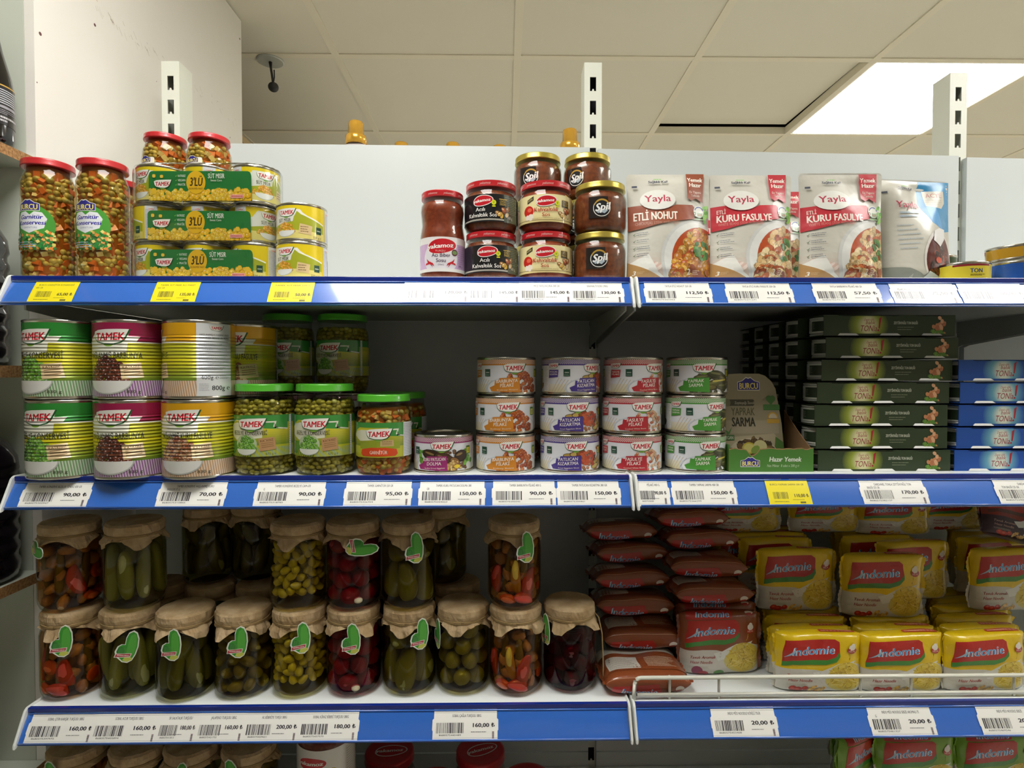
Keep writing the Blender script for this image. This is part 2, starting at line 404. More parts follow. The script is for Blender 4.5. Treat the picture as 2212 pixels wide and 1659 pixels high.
# ------------------------------------------------------------------ flat artwork (mm), turned into coloured faces laid on a surface
class Art:
    def __init__(s): s.V = []; s.Fc = []; s.z = 0; s.dz = 1; s.rng = random.Random(3)
    def add(s, vs, fs, c):
        b = len(s.V); s.z += s.dz; s.V += [(x, y, s.z) for x, y in vs]; c = lin(c)
        s.Fc += [(tuple(b+i for i in f), c) for f in fs]
    def poly(s, pts, c): s.add(pts, [tuple(range(len(pts)))], c)
    def rect(s, x0, y0, x1, y1, c): s.poly([(x0, y0), (x1, y0), (x1, y1), (x0, y1)], c)
    def grad(s, x0, y0, x1, y1, c0, c1, n=8, horiz=False):
        c0, c1 = lin(c0), lin(c1)
        for i in range(n):
            t = i/(n-1); c = tuple(a+(b-a)*t for a, b in zip(c0, c1)); s.z -= 1 if i else 0
            if horiz: s.rect(x0+(x1-x0)*i/n, y0, x0+(x1-x0)*(i+1)/n, y1, c)
            else: s.rect(x0, y0+(y1-y0)*i/n, x1, y0+(y1-y0)*(i+1)/n, c)
    def ell(s, cx, cy, rx, ry, c, rot=0, n=16, a0=0, a1=2*PI):
        ca, sa = math.cos(rot), math.sin(rot); full = a1-a0 > 6.28
        s.poly([(cx+rx*math.cos(t)*ca-ry*math.sin(t)*sa, cy+rx*math.cos(t)*sa+ry*math.sin(t)*ca) for t in [a0+(a1-a0)*i/(n if full else n-1) for i in range(n)]], c)
    def rr(s, x0, y0, x1, y1, r, c, n=5):
        P = []
        for cx, cy, a in ((x1-r, y0+r, -PI/2), (x1-r, y1-r, 0), (x0+r, y1-r, PI/2), (x0+r, y0+r, PI)):
            P += [(cx+r*math.cos(a+PI/2*i/n), cy+r*math.sin(a+PI/2*i/n)) for i in range(n+1)]
        s.poly(P, c)
    def width(s, t, h, w=1): return sum(GL.get(ch, .3) for ch in t)*h/CAP*w
    def text(s, t, x, y, h, c, b=1, w=1, rot=0, sh=0, al='c', fit=None, ol=None, arc=None):
        """h = cap height; w = width factor; sh = slant; fit = width to squeeze into; ol = outline colour"""
        if not t: return 0
        W = s.width(t, h, w)
        if fit: w *= fit/W; W = fit
        if ol: s.text(t, x, y, h, ol, 3, w, rot, sh, al)
        shifts = {0: ((0, 0),), 1: ((-.014, 0), (.014, 0)), 2: ((-.036, -.012), (0, .012), (.036, -.012), (0, -.02)), 3: ((-.06, -.05), (.06, -.05), (-.06, .05), (.06, .05), (.07, 0), (-.07, 0))}[b]; b = 0
        k = h/CAP; X0 = {'c': -W/2, 'l': 0, 'r': -W}[al]; ca, sa = math.cos(rot), math.sin(rot)
        for q_, (sx_, sy_) in enumerate(shifts):        # bold = a few copies, each a hair above the last
            vs = []; fs = []; x0 = X0
            for ch in t:
                if ch != ' ' and (0, ch) in GL:
                    gv, gf = GL[(0, ch)]; o = len(vs)
                    for gx, gy in gv:
                        px = x0+(gx+sx_)*k*w+gy*k*sh; py = (gy+sy_)*k; vs.append((x+px*ca-py*sa, y+px*sa+py*ca))
                    fs += [tuple(o+i for i in f) for f in gf]
                x0 += GL.get(ch, .3)*k*w
            if vs:
                s.dz, keep = (s.dz if q_ == 0 else s.dz*.3), s.dz; s.add(vs, fs, c); s.dz = keep
        return W
    def lines(s, x0, y0, x1, y1, n, c, h=.45, rag=.35):
        """tiny unreadable print: rows of short dashes"""
        vs = []; fs = []
        for i in range(n):
            y = y1-(y1-y0)*(i+.5)/n; x = x0; xe = x1-(x1-x0)*s.rng.uniform(0, rag)
            while x < xe:
                l = min(s.rng.uniform(.6, 2.6), xe-x); o = len(vs)
                vs += [(x, y-h/2), (x+l, y-h/2), (x+l, y+h/2), (x, y+h/2)]; fs.append((o, o+1, o+2, o+3)); x += l+.45
        if vs: s.add(vs, fs, c)
    def barcode(s, x0, y0, x1, y1, c='#2a2a33'):
        x = x0; vs = []; fs = []; u = (x1-x0)/62
        while x < x1-u:
            l = s.rng.choice((1, 1, 1, 2, 3))*u*.9; o = len(vs); l = min(l, x1-x)
            vs += [(x, y0), (x+l, y0), (x+l, y1), (x, y1)]; fs.append((o, o+1, o+2, o+3)); x += l+s.rng.choice((1, 1, 2))*u
        s.add(vs, fs, c)
    def pile(s, cx, cy, w, h, cols, size, n, asp=1.0, dark='#3a2a10', dome=True, hl=.35, flat=.15):
        """heap of round pieces: drawn back to front"""
        P = []
        for _ in range(n):
            u = s.rng.uniform(-1, 1); top = math.sqrt(max(0, 1-u*u)) if dome else 1
            P.append((cx+u*w/2, cy+s.rng.uniform(-flat, 1)*h*top))
        P.sort(key=lambda p: -p[1]); s.z += 1; s.dz = .03
        for x, y in P:
            c = lin(s.rng.choice(cols)); k = s.rng.uniform(.8, 1.12); c = tuple(min(1, v*k) for v in c); r = size*s.rng.uniform(.8, 1.15); a = s.rng.uniform(0, PI)
            d = tuple(v*.5 for v in c)
            s.ell(x, y-r*.12, r*1.08*asp, r*1.05, d, a, 9); s.ell(x, y, r*asp*.94, r*.9, c, a, 9)
            if hl: s.ell(x-r*.2, y+r*.25, r*.38, r*.26, tuple(v+(1-v)*hl for v in c), a, 6)
        s.dz = 1
    def bowl(s, cx, cy, w, h, c='#e9ebe6', sh='#b9bdb8'):
        n = 14
        s.poly([(cx+w/2*math.cos(PI+PI*i/n), cy+h*math.sin(PI+PI*i/n)) for i in range(n+1)], sh)
        s.poly([(cx+w/2*.97*math.cos(PI+PI*i/n)-w*.01, cy+h*.9*math.sin(PI+PI*i/n)) for i in range(n+1)], c)
    def scaled(s, sx=1, sy=1):
        s.V = [(x*sx, y*sy, z) for x, y, z in s.V]; return s
    def mesh(s, name, fmap, cx=(), cy=(), clip=None, eps=2.5e-5, m=None, smooth=True, thick=.0013):
        """fmap(x mm, y mm, lift m) -> point; cx, cy = cut positions in mm; clip = (x0, y0, x1, y1)"""
        bm = bmesh.new(); cl = bm.loops.layers.float_color.new('Col'); nz = max(s.z, 1)
        vs = [bm.verts.new(v) for v in s.V]
        for f, c in s.Fc:
            try: q = bm.faces.new([vs[i] for i in f])
            except ValueError: continue
            for l in q.loops: l[cl] = (*c, 1)
        bm.faces.ensure_lookup_table()
        def cut(co, no, outer=False):
            bmesh.ops.bisect_plane(bm, geom=bm.verts[:]+bm.edges[:]+bm.faces[:], dist=1e-6, plane_co=co, plane_no=no, clear_outer=outer)
        if clip:
            x0, y0, x1, y1 = clip
            cut((x0, 0, 0), (-1, 0, 0), True); cut((x1, 0, 0), (1, 0, 0), True); cut((0, y0, 0), (0, -1, 0), True); cut((0, y1, 0), (0, 1, 0), True)
        for x in cx: cut((x, 0, 0), (1, 0, 0))
        for y in cy: cut((0, y, 0), (0, 1, 0))
        k = min(eps*thick/.0013, thick/nz)
        # every vertex is laid on the facets between the cuts, so that layers stay parallel
        X = sorted(set(list(cx)+([clip[0], clip[2]] if clip else []))); Y = sorted(set(list(cy)+([clip[1], clip[3]] if clip else [])))
        if clip: X = [x for x in X if clip[0] <= x <= clip[2]]; Y = [y for y in Y if clip[1] <= y <= clip[3]]
        def cell(A, t):
            i = min(max(bisect.bisect_right(A, t)-1, 0), len(A)-2); return A[i], A[i+1], (t-A[i])/(A[i+1]-A[i])
        memo = {}
        def fc(x, y, l):
            q = (x, y)
            if q not in memo:
                p = fmap(x, y, 0); memo[q] = (p, (fmap(x, y, .001)-p)*1000)
            p, d = memo[q]; return p+d*l
        def lay(x, y, l):
            if len(X) < 2: return fmap(x, y, l)
            x0, x1, u = cell(X, x)
            if len(Y) < 2 or not cy: return fc(x0, y, l)*(1-u)+fc(x1, y, l)*u
            y0, y1, v = cell(Y, y)
            return (fc(x0, y0, l)*(1-u)+fc(x1, y0, l)*u)*(1-v)+(fc(x0, y1, l)*(1-u)+fc(x1, y1, l)*u)*v
        for v in bm.verts: v.co = lay(v.co.x, v.co.y, v.co.z*k)
        me = bpy.data.meshes.new(name); bm.to_mesh(me); bm.free()
        if smooth: me.shade_smooth()
        if m: me.materials.append(m)
        return me
def cyl_map(r, z0, off=.00025):
    """x mm along the wall (0 = facing the aisle), y mm above z0"""
    def f(x, y, l):
        a = x/1000/r; R = r+off+l
        return Vector((R*math.sin(a), -R*math.cos(a), z0+y/1000))
    return f
def wrap_mesh(art, name, r, z0, hw, h, m, seg=64, off=.00025, cy=()):
    st = 2*PI*r*1000/seg; n = int(hw/st)
    return art.mesh(name, cyl_map(r, z0, off), cx=[i*st for i in range(-n, n+1)], cy=cy, clip=(-hw, 0, hw, h), m=m)
def flat_map(off=0):
    return lambda x, y, l: Vector((x/1000, -l-off, y/1000))

RED = '#c8202f'
def tamek(a, x, y, w, leaf=True, sh='#1f5a2c'):
    """white swoosh badge with slanted red lettering; (x, y) = centre, w = width"""
    h = w*.42
    def shape(k, dx, dy):
        return [(x+dx+px*w*k, y+dy+py*h*k) for px, py in ((-.5, .30), (-.36, .44), (-.1, .5), (.2, .52), (.5, .52), (.44, .18), (.36, -.22), (.28, -.40), (.12, -.52), (-.14, -.50), (-.38, -.36), (-.46, -.12))]
    if leaf: a.ell(x-.02*w, y-h*.52, w*.14, h*.2, '#7fae3e')
    a.poly(shape(1.04, w*.015, -h*.04), sh); a.poly(shape(.98, 0, 0), '#f3f2ea')
    a.text('TAMEK', x-.02*w, y-h*.26, h*.5, RED, 2, fit=w*.8, sh=.12, rot=.03)
def burcu(a, x, y, w):
    h = w*.36
    a.poly([(x-w/2, y-h/2), (x+w/2, y-h/2), (x+w/2, y+h*.42), (x+w*.3, y+h*.55), (x+w*.1, y+h*.95), (x, y+h*.85), (x-w*.1, y+h*.95), (x-w*.3, y+h*.55), (x-w/2, y+h*.42)], '#e8e6d8')
    a.poly([(x-w*.48, y-h*.43), (x+w*.48, y-h*.43), (x+w*.48, y+h*.36), (x+w*.28, y+h*.5), (x+w*.1, y+h*.85), (x, y+h*.75), (x-w*.1, y+h*.85), (x-w*.28, y+h*.5), (x-w*.48, y+h*.36)], '#35318c')
    a.text('BURCU', x, y-h*.32, h*.62, '#f1e38a', 2, fit=w*.86, ol='#1d1a55')
def tagtext(a, x, y, w, h, word='KATKISIZ', col='#dfc79a', rot=.12):
    ca, sa = math.cos(rot), math.sin(rot)
    R = lambda px, py: (x+px*ca-py*sa, y+px*sa+py*ca)
    a.poly([R(-w/2, -h/2), R(w/2, -h/2), R(w/2*.92, h/2), R(-w/2*.96, h/2)], col)
    p = R(0, h*.2); a.text(word, p[0], p[1], h*.17, '#6a4a2c', 1, fit=w*.78, rot=rot)
    for k in range(3):
        p0, p1 = R(-w*.36, h*(.05-.15*k)), R(w*.36, h*(.05-.15*k)); q = h*.05
        a.poly([p0, p1, (p1[0], p1[1]+q), (p0[0], p0[1]+q)], '#8d6c46')
def gingham(a, x0, x1, y0, y1, c, s=3.0):
    a.rect(x0, y0, x1, y1, c); n = int((x1-x0)/s)
    for i in range(n):
        for j in range(int((y1-y0)/s*2)):
            cx = x0+(i+.5*(j % 2))*s; cyy = y0+j*s/2+s*.4
            if cyy > y1-.4: continue
            a.poly([(cx, cyy-s*.27), (cx+s*.33, cyy), (cx, cyy+s*.27), (cx-s*.33, cyy)], '#f1efe8')
            a.z -= 1
        
def arts_big(col, name, foods, fcol, cloth, word=True, bw=105):
    a = Art(); W = 153; H = 113
    a.grad(-W, 0, W, 113, '#8a9c2e', '#dcd42a', 10); a.z -= 0
    a.grad(-W, 22, W, 60, '#6f8f2c', '#d9cf1f', 8)
    for s0 in (0, 200):
        X = lambda v: v+s0
        for i in range(0, 40):
            a.z -= 1 if i else 0; a.poly([(X(18+i*3.2), 0), (X(19.8+i*3.2), 0), (X(13+i*3.2), 22), (X(11.2+i*3.2), 22)], cloth[0] if i % 2 else cloth[1])
    for i in range(-48, 48):
        x = i*3.4; a.z -= 1; a.poly([(x, 0), (x+1.9, 0), (x-1.5, 24), (x-3.4, 24)], cloth[0])
        a.z -= 1; a.poly([(x+1.9, 0), (x+3.4, 0), (x, 24), (x-1.5, 24)], cloth[1])
    a.z += 2
    for dx in (0,):
        a.poly([(-W, 92), (-20, 92), (-40, 88), (-W, 86)], col)
        a.poly([(-W, 82), (W, 82), (W, 113), (-W, 113)], '#f0efe2')
        a.poly([(28, 84), (W, 82), (W, 113), (-W, 113), (-W, 84), (-40, 84), (-30, 100), (20, 100), (18, 92), (33, 92)], col)
        a.poly([(-45, 66), (-42, 88), (-34, 94), (-10, 97), (10, 95), (18, 84), (16, 68), (-12, 60)], '#e9ead8')
    tamek(a, -6, 92, 52)
    nm = name.split()
    a.text(name, -3, 58, 9.5, '#3b4030', 1, w=.52, fit=76)
    a.pile(-11, 22, 54, 38, foods, 3.7, 120, 1.25 if fcol else 1)
    a.bowl(-9, 24, 64, 21)
    tagtext(a, 22, 39, 27, 23)
    a.text('830 g', 24, 5, 4.5, '#4b4b3a', 1, fit=17)
    # back panel
    a.rect(78, 0, 128, 113, '#dfe3e4')
    tamek(a, 105, 106, 20, False)
    a.text('HAŞLANMIŞ KONSERVE SEBZE', 103, 94, 2.6, '#444444', 1, fit=42); a.text('COOKED BEANS IN BRINE', 103, 89, 2.6, '#444444', 1, fit=42)
    a.lines(81, 40, 125, 86, 15, '#9aa0a4', .9)
    a.text('400g ℮', 95, 26, 6, '#33373c', 0, fit=24); a.lines(108, 26, 124, 32, 3, '#8a9094', .6)
    a.text('800g ℮', 111, 9, 7, '#33373c', 1, fit=28); a.lines(81, 8, 95, 20, 5, '#8a9094', .6)
    return a.scaled(1, .93)
def arts_small(col, name, foods, sz, sub, extra=None, asp=1.15, nm_c='#f4f1e6', bg2='#d9cfa8'):
    a = Art(); W = 146; H = 55
    a.rect(-W, 0, W, H, '#e6e9ee'); a.grad(-W, 0, W, 14, bg2, '#e6e2d2', 5)
    for s0 in (-144, 0, 144):
        X = lambda v: v+s0
        for i in range(9): a.poly([(X(-66+i*5), 0), (X(-65.2+i*5), 0), (X(-52+i*5), 24-i), (X(-53+i*5), 24-i)], '#c9b896'); a.z -= 1
        a.ell(X(8), 6, 52, 21, '#cfd6e0', n=28); a.ell(X(8), 7, 48, 18.5, '#eceef0', n=28)
    gingham(a, -W, W, 47, H, col); a.rect(-W, 45.4, W, 47.2, col)
    for s0 in (-144, 0, 144):
        if abs(s0) and True: pass
        X = lambda v: v+s0
        a.pile(X(14), 4, 58, 32, foods, sz, 85, asp, hl=.16)
        if extra: extra(a, s0)
        tamek(a, X(4), 41, 36)
        a.poly([(X(-33), 2), (X(12), 0), (X(11), 25), (X(-20), 24), (X(-22), 19), (X(-27), 20), (X(-28), 12), (X(-36), 8)], col)
        parts = name.split('|')
        for i, p in enumerate(parts):
            a.text(p, X(-9), 16.5-i*7.2 if len(parts) > 1 else 11, 5.4, nm_c, 1, w=.8, fit=min(36, a.width(p, 5.4, .82)), sh=.12, rot=.06)
        a.text(sub, X(-8), 3.4, 2.3, '#e6dcc8', 0, fit=32, rot=.04)
        # second small panel and marks
        tamek(a, X(-62), 45, 19, False); a.poly([(X(-71), 24), (X(-54), 26), (X(-53), 38), (X(-70), 38)], col)
        for i, p in enumerate(parts): a.text(p, X(-62), 33-i*4.2, 2.8, nm_c, 1, fit=14)
        a.rect(X(-45), 27, X(-35), 39, '#1e4a38'); a.text('∞', X(-40), 32, 3, '#dfe9df', 1, fit=7); a.lines(X(-44), 27.5, X(-36), 31, 2, '#9fc0ae', .5)
        a.rr(X(44), 26, X(53), 40, 1, '#4d7a2a'); a.rect(X(45), 27.5, X(52), 37, '#d8d23c'); a.text('12', X(48.5), 30, 4.2, '#3c5a1c', 1, fit=4.6)
        a.rect(X(60), 2, X(72), 45, '#f2f2ee'); a.lines(X(61), 3, X(71), 44, 20, '#9a9da2', .6)
    return a.scaled(1, .909)
# ------------------------------------------------------------------ product parts
M_tin = mat('tin_metal', '#c9c6ba', .22, 1)
M_print = print_mat('paper_print', .5)
M_gloss = print_mat('glossy_print', .25, 0, .5)
M_tinp = print_mat('can_print', .3, .06, .3)
M_bigp = print_mat('ribbed_can_print', .25, .22, .3, ribs=(.0049, .0011, .030, .093))
M_glass = thin_mat('jar_glass', '#eef3ee', 1, .02, 1.5)
M_film = thin_mat('clear_film', '#f6f8f6', 1.6, .06, 1.4)
M_redlid = mat('red_lid', '#c02a30', .3, .1, .5)
M_goldlid = mat('gold_lid', '#c2b052', .28, .75)
M_greenlid = mat('green_lid', '#55b832', .3, 0, .5)
M_darkrim = mat('lid_seal', '#2a1a16', .5)
def at_px(px, Y, z): return (at(px, 829.5, Y).x, Y, z)
def lid_bm(r, h, top=.0012):
    bm = bmesh.new(); lathe(bm, [(0, h-top), (r*.55, h-top), (r*.8, h-top*.8), (r*.9, h), (r*.985, h-.0008), (r, h-.0025), (r, .0022), (r*1.012, .0012), (r*1.01, 0), (r*.95, 0), (0, .0008)], 48); return bm
def tin(name, label, cat, r, h, art, m, hw, group=None, seg=64):
    t = thing(name, label, cat, group=group)
    bm = bmesh.new(); q = .0012
    lathe(bm, [(0, .002), (r-.003, .002), (r-.002, 0), (r+q*.6, .0008), (r+q*.7, .003), (r, .0045), (r, h-.0045), (r+q*.7, h-.003), (r+q*.6, h-.0008), (r-.0012, h), (r-.0024, h-.001), (r-.003, h-.004)], seg)
    mesh_obj('can_body', bm, M_tin, t, smooth=True)
    bm = bmesh.new(); lathe(bm, [(r-.003, h-.004), (r-.008, h-.0035), (r-.0095, h-.0045), (r*.55, h-.0042), (r*.5, h-.0048), (0, h-.0048)], seg); mesh_obj('can_lid', bm, M_tin, t, smooth=True)
    me = art if not isinstance(art, Art) else wrap_mesh(art, 'label', r, .0045, hw, (h-.009)*1000, m, seg)
    inst('label', me, t); return t
def jar(name, label, cat, prof, lidz, lidr, lidh, lidm, group=None, seg=48):
    """clear jar: wall, lid; contents are added by the caller"""
    t = thing(name, label, cat, group=group)
    bm = bmesh.new(); lathe(bm, prof, seg); mesh_obj('glass', bm, M_glass, t, smooth=True)
    o = mesh_obj('lid', lid_bm(lidr, lidh), lidm, t, smooth=True, loc=(0, 0, lidz))
    return t
def core(t, name, prof, m, top=None, seg=40, **kw):
    bm = bmesh.new(); lathe(bm, [(0, prof[0][1])]+prof+[(0, prof[-1][1])], seg); return mesh_obj(name, bm, m, t, smooth=True, **kw)
def rprof(prof, z):
    for (r0, z0), (r1, z1) in zip(prof, prof[1:]):
        if z0 <= z <= z1: return r0+(r1-r0)*(z-z0)/max(z1-z0, 1e-9)
    return prof[-1][0]
M_pea = mat('pea_olive', '#c9c074', .35, noise=(60, '#aaa052', .4, .6), coat=.3)
M_pea2 = mat('pea_green', '#b8b25a', .35, noise=(60, '#989242', .4, .6), coat=.3)
M_carrot = mat('carrot_cube', '#d4763c', .4, coat=.3)
M_potato = mat('potato_cube', '#ddd6a8', .4, coat=.3)
M_brinecore = mat('brine_dark', '#a5662c', .3, coat=.3)
M_brinegreen = mat('brine_green', '#8a7f36', .3, coat=.3)
def veg(t, name, prof, zs, kinds, rng, size=.0048, dens=1.0):
    """layer of vegetables pressed against the glass; kinds = [(material, shape, weight)]"""
    bm = bmesh.new(); ms = [k[0] for k in kinds]
    for z0, z1 in zs:
        z = z0+size*.8
        while z < z1-size*.3:
            R = rprof(prof, z)-size*1.05; n = int(2*PI*R/(size*1.6)*dens)
            for i in range(n):
                a = 2*PI*(i+rng.uniform(-.35, .35))/n; zz = z+rng.uniform(-.4, .4)*size
                k = rng.choices(range(len(kinds)), [q[2] for q in kinds])[0]; s = size*rng.uniform(.8, 1.1)
                rr = R-rng.uniform(0, size*.6); c = Vector((rr*math.sin(a), -rr*math.cos(a), zz))
                if kinds[k][1] == 'ball': blob(bm, c, (s, s*.95, s*.9), sub=2, mi=k)
                else:
                    s *= .86; c = Vector(((rr-s*.30)*math.sin(a), -(rr-s*.30)*math.cos(a), zz)); M = Matrix.Translation(c) @ rotm(rng.uniform(0, 3), rng.uniform(0, 3), rng.uniform(0, 3)).to_4x4() @ Matrix.Diagonal((s*rng.uniform(.9, 1.5), s*rng.uniform(.8, 1.1), s*rng.uniform(.7, 1), 1))
                    g = bmesh.ops.create_cube(bm, size=1.9, matrix=M)
                    for v in g['verts']:
                        for f in v.link_faces: f.material_index = k
            z += size*1.45
    return mesh_obj(name, bm, ms, t, kind='stuff')
BR_A = thin_mat('amber_liquid', '#f9e6c6', .0); BR_O = thin_mat('olive_liquid', '#efe9bf', .0)
def liquid(t, prof, z1, m):
    bm = bmesh.new(); P = [(max(r-.0012, .01), max(z, .002)) for r, z in prof if z < z1]+[(rprof(prof, z1)-.0012, z1)]
    lathe(bm, [(0, .002)]+P+[(0, z1)], 40); return mesh_obj('brine', bm, m, t, smooth=True)
rng = random.Random(11)

# ================================================================== TOP SHELF
# ---- tall mixed vegetable jars
TJ = [(.028, 0), (.0325, .003), (.0345, .010), (.0345, .052), (.0342, .055), (.0342, .125), (.0348, .135), (.0345, .150), (.030, .163), (.0285, .168), (.0285, .176)]
a = Art(); W = 60
circ = [(-3+31*math.cos(t), 38+30*math.sin(t)) for t in [i*2*PI/40 for i in range(40)]]
a.poly([p for p in circ], '#4c9a3c')
a.rect(-30, 2, 24, 22, '#5c8f4a')
a.poly([(-5, 26), (-22, 34), (-26, 48), (-20, 57), (-10, 58), (-4, 53), (2, 58), (12, 57), (18, 48), (14, 34)], '#e6e9ee')
a.text('Garnitür', -4, 47, 6.0, '#3c3aa0', 2, fit=33, sh=.2, rot=.03); a.text('Konservesi', -4, 38.5, 6.0, '#3c3aa0', 2, fit=40, sh=.2, rot=.03); a.text('GARNITURE', -4, 33, 2.4, '#7d86b0', 0, fit=20)
burcu(a, -7, 65, 33)
for k in range(150):
    x = a.rng.uniform(-30, 27); y = 3+a.rng.uniform(0, 1)**1.2*(22+4*math.sin(x*.15)+(x+30)*.08); c = a.rng.choice(['#2f8a3c', '#3f9a48', '#2d7f3c', '#d8cf6a', '#e3d77c', '#e08a3c', '#e6a35a', '#2f8a3c'])
    if c in ('#d8cf6a', '#e3d77c', '#e08a3c', '#e6a35a'): s = a.rng.uniform(2, 3.1); q = a.rng.uniform(0, 1.5); a.poly([(x+s*math.cos(q+i*PI/2), y+s*math.sin(q+i*PI/2)) for i in range(4)], c)
    else: a.ell(x, y, 2.3, 2.2, '#22663a', n=8); a.ell(x-.1, y+.2, 2, 1.9, c, n=8)
a.lines(-28, 4, 6, 14, 3, '#8fb0cc', 1.2)
a.rect(33, 8, 62, 60, '#cfd2b4'); a.lines(34, 9, 61, 59, 18, '#8f937c', .7)
ga = a.mesh('label', cyl_map(.0345, .043, .0006), cx=[i*3.4 for i in range(-20, 20)], clip=(-31, 0, 28, 76), m=M_gloss)
mixk = [(M_pea, 'ball', 7), (M_carrot, 'cube', 3), (M_potato, 'cube', 1.2)]
jt = jar('vegetable_jar', 'tall jar of mixed peas and carrots with red lid, leftmost on the top shelf', 'jar', TJ, .172, .0335, .0105, M_redlid, group='tall vegetable jars on the top shelf')
core(jt, 'inner_vegetables', [(.026, .003), (.029, .012), (.029, .13), (.027, .15), (.0265, .171)], M_brinecore)
veg(jt, 'vegetables', TJ, [(.004, .160)], mixk, rng, .0054); liquid(jt, TJ, .163, BR_A)
inst('label', ga, jt)
jt.location = at_px(112, -.333, Z1); jt.rotation_euler[2] = .08
j2 = copy_tree(jt, 'tall jar of peas and carrots, second from the left on the top shelf', at_px(229, -.333, Z1), .05)
copy_tree(jt, 'tall jar of mixed vegetables with red lid, mostly hidden behind', at_px(262, -.245, Z1), -.3)

# ---- sweet corn cans in shrink packs
def corn_art():
    a = Art(); W = 117
    a.rect(-W, 0, W, 51, '#e9cf1c')
    for s0 in (0, -117, 117):
        X = lambda v: v+s0
        a.poly([(X(-42), 0), (X(48), 0), (X(48), 26), (X(20), 36), (X(14), 40), (X(10), 45), (X(-8), 44), (X(-42), 34)], '#f0f0e8')
        a.poly([(X(-42), 0), (X(48), 0), (X(48), 24), (X(22), 33), (X(12), 37), (X(6), 42), (X(0), 30), (X(-42), 22)], '#a9b02c')
        a.poly([(X(-42), 30), (X(-30), 46), (X(4), 46), (X(0), 26), (X(-40), 20)], '#e4e6da')
        a.poly([(X(-42), 0), (X(48), 0), (X(48), 11), (X(-42), 14)], '#e5d77e')
        a.pile(X(-14), 10, 32, 14, ['#e8a820', '#f0bc3a', '#dd9a1c'], 2.0, 60, 1, hl=.4)
        a.bowl(X(-12), 12, 30, 10)
        tamek(a, X(-10), 40, 29); a.text('SÜT MISIR', X(-14), 25.5, 5.4, '#4a4a30', 1, fit=22)
        a.poly([(X(8), 8), (X(26), 6), (X(28), 20), (X(10), 23)], '#ddc390'); a.lines(X(11), 9, X(25), 20, 3, '#7a5c34', 1.2)
        a.rect(X(34), 9, X(43), 20, '#1e4a38'); a.text('∞', X(38.5), 13, 3, '#dfe9df', 1, fit=7); a.text('220 g ℮', X(36), 2, 3, '#5a5630', 0, fit=14)
        a.rect(X(52), 0, X(70), 51, '#e2e3ea'); a.lines(X(53), 2, X(69), 46, 22, '#8a8ca0', .7); tamek(a, X(61), 46, 10, False)
    return a.scaled(1, .955)
CR, CH = .0368, .0577
corn = tin('sweet_corn_can', 'yellow sweet corn can on top of the pair beside the packs', 'can', CR, CH, corn_art(), M_tinp, 116, group='single sweet corn cans')
corn.location = at_px(655, -.334, Z1+CH); corn.rotation_euler[2] = -.02
c2 = copy_tree(corn, 'yellow sweet corn can standing on the shelf, bottom of the pair', at_px(654, -.336, Z1), -.10)
a = Art()
a.rr(-80, 0, 80, 44, 6, '#2c7a3c')
a.rect(-80, 0, 80, 6, '#e8b82c')
a.pile(0, 4, 158, 12, ['#f0c63a', '#e9b428', '#f4d04c'], 3.4, 210, 1.1, dome=False, hl=.3)
a.ell(-72, 14, 5, 5, '#ecc23c', n=7); a.ell(72, 15, 5, 4, '#ecc23c', n=6); a.ell(60, 17, 4, 4, '#ecc23c', n=6)
a.ell(-6, 27, 15, 17, '#e9b92a', n=28); a.text("3'LÜ", -6, 22, 12, '#3f3220', 2, fit=20, sh=.1); a.text('EKONOMİK PAKET', -6, 16.5, 2.6, '#6b4a18', 1, fit=22)
tamek(a, -58, 25, 28); a.rr(-74, 34, -69, 39, 1.5, '#f0c84a'); a.rr(-62, 33.5, -57, 38, 1.5, '#f0c84a')
for i, s in enumerate(('KATKISIZ', 'VEGAN', 'PRATİK')):
    a.text(s, -28, 35-i*6.5, 3.2, '#e3eadf', 1, fit=12); a.poly([(-38, 36.5-i*6.5), (-36.8, 35-i*6.5), (-35, 38.5-i*6.5), (-36.8, 36.4-i*6.5)], '#9ccf5c')
a.text('SÜT MISIR', 26, 33, 7, '#f0f2e6', 1, fit=26); a.text('Sweet Corn', 26, 28.5, 3, '#dfe8d4', 1, fit=18)
a.rect(48, 4, 68, 9, '#efa6a0'); a.lines(49, 5, 67, 8, 1, '#c05a50', 1.6, 0)
cardart = a.mesh('card', flat_map(.0008), clip=(-80, 0, 80, 44), m=M_gloss)
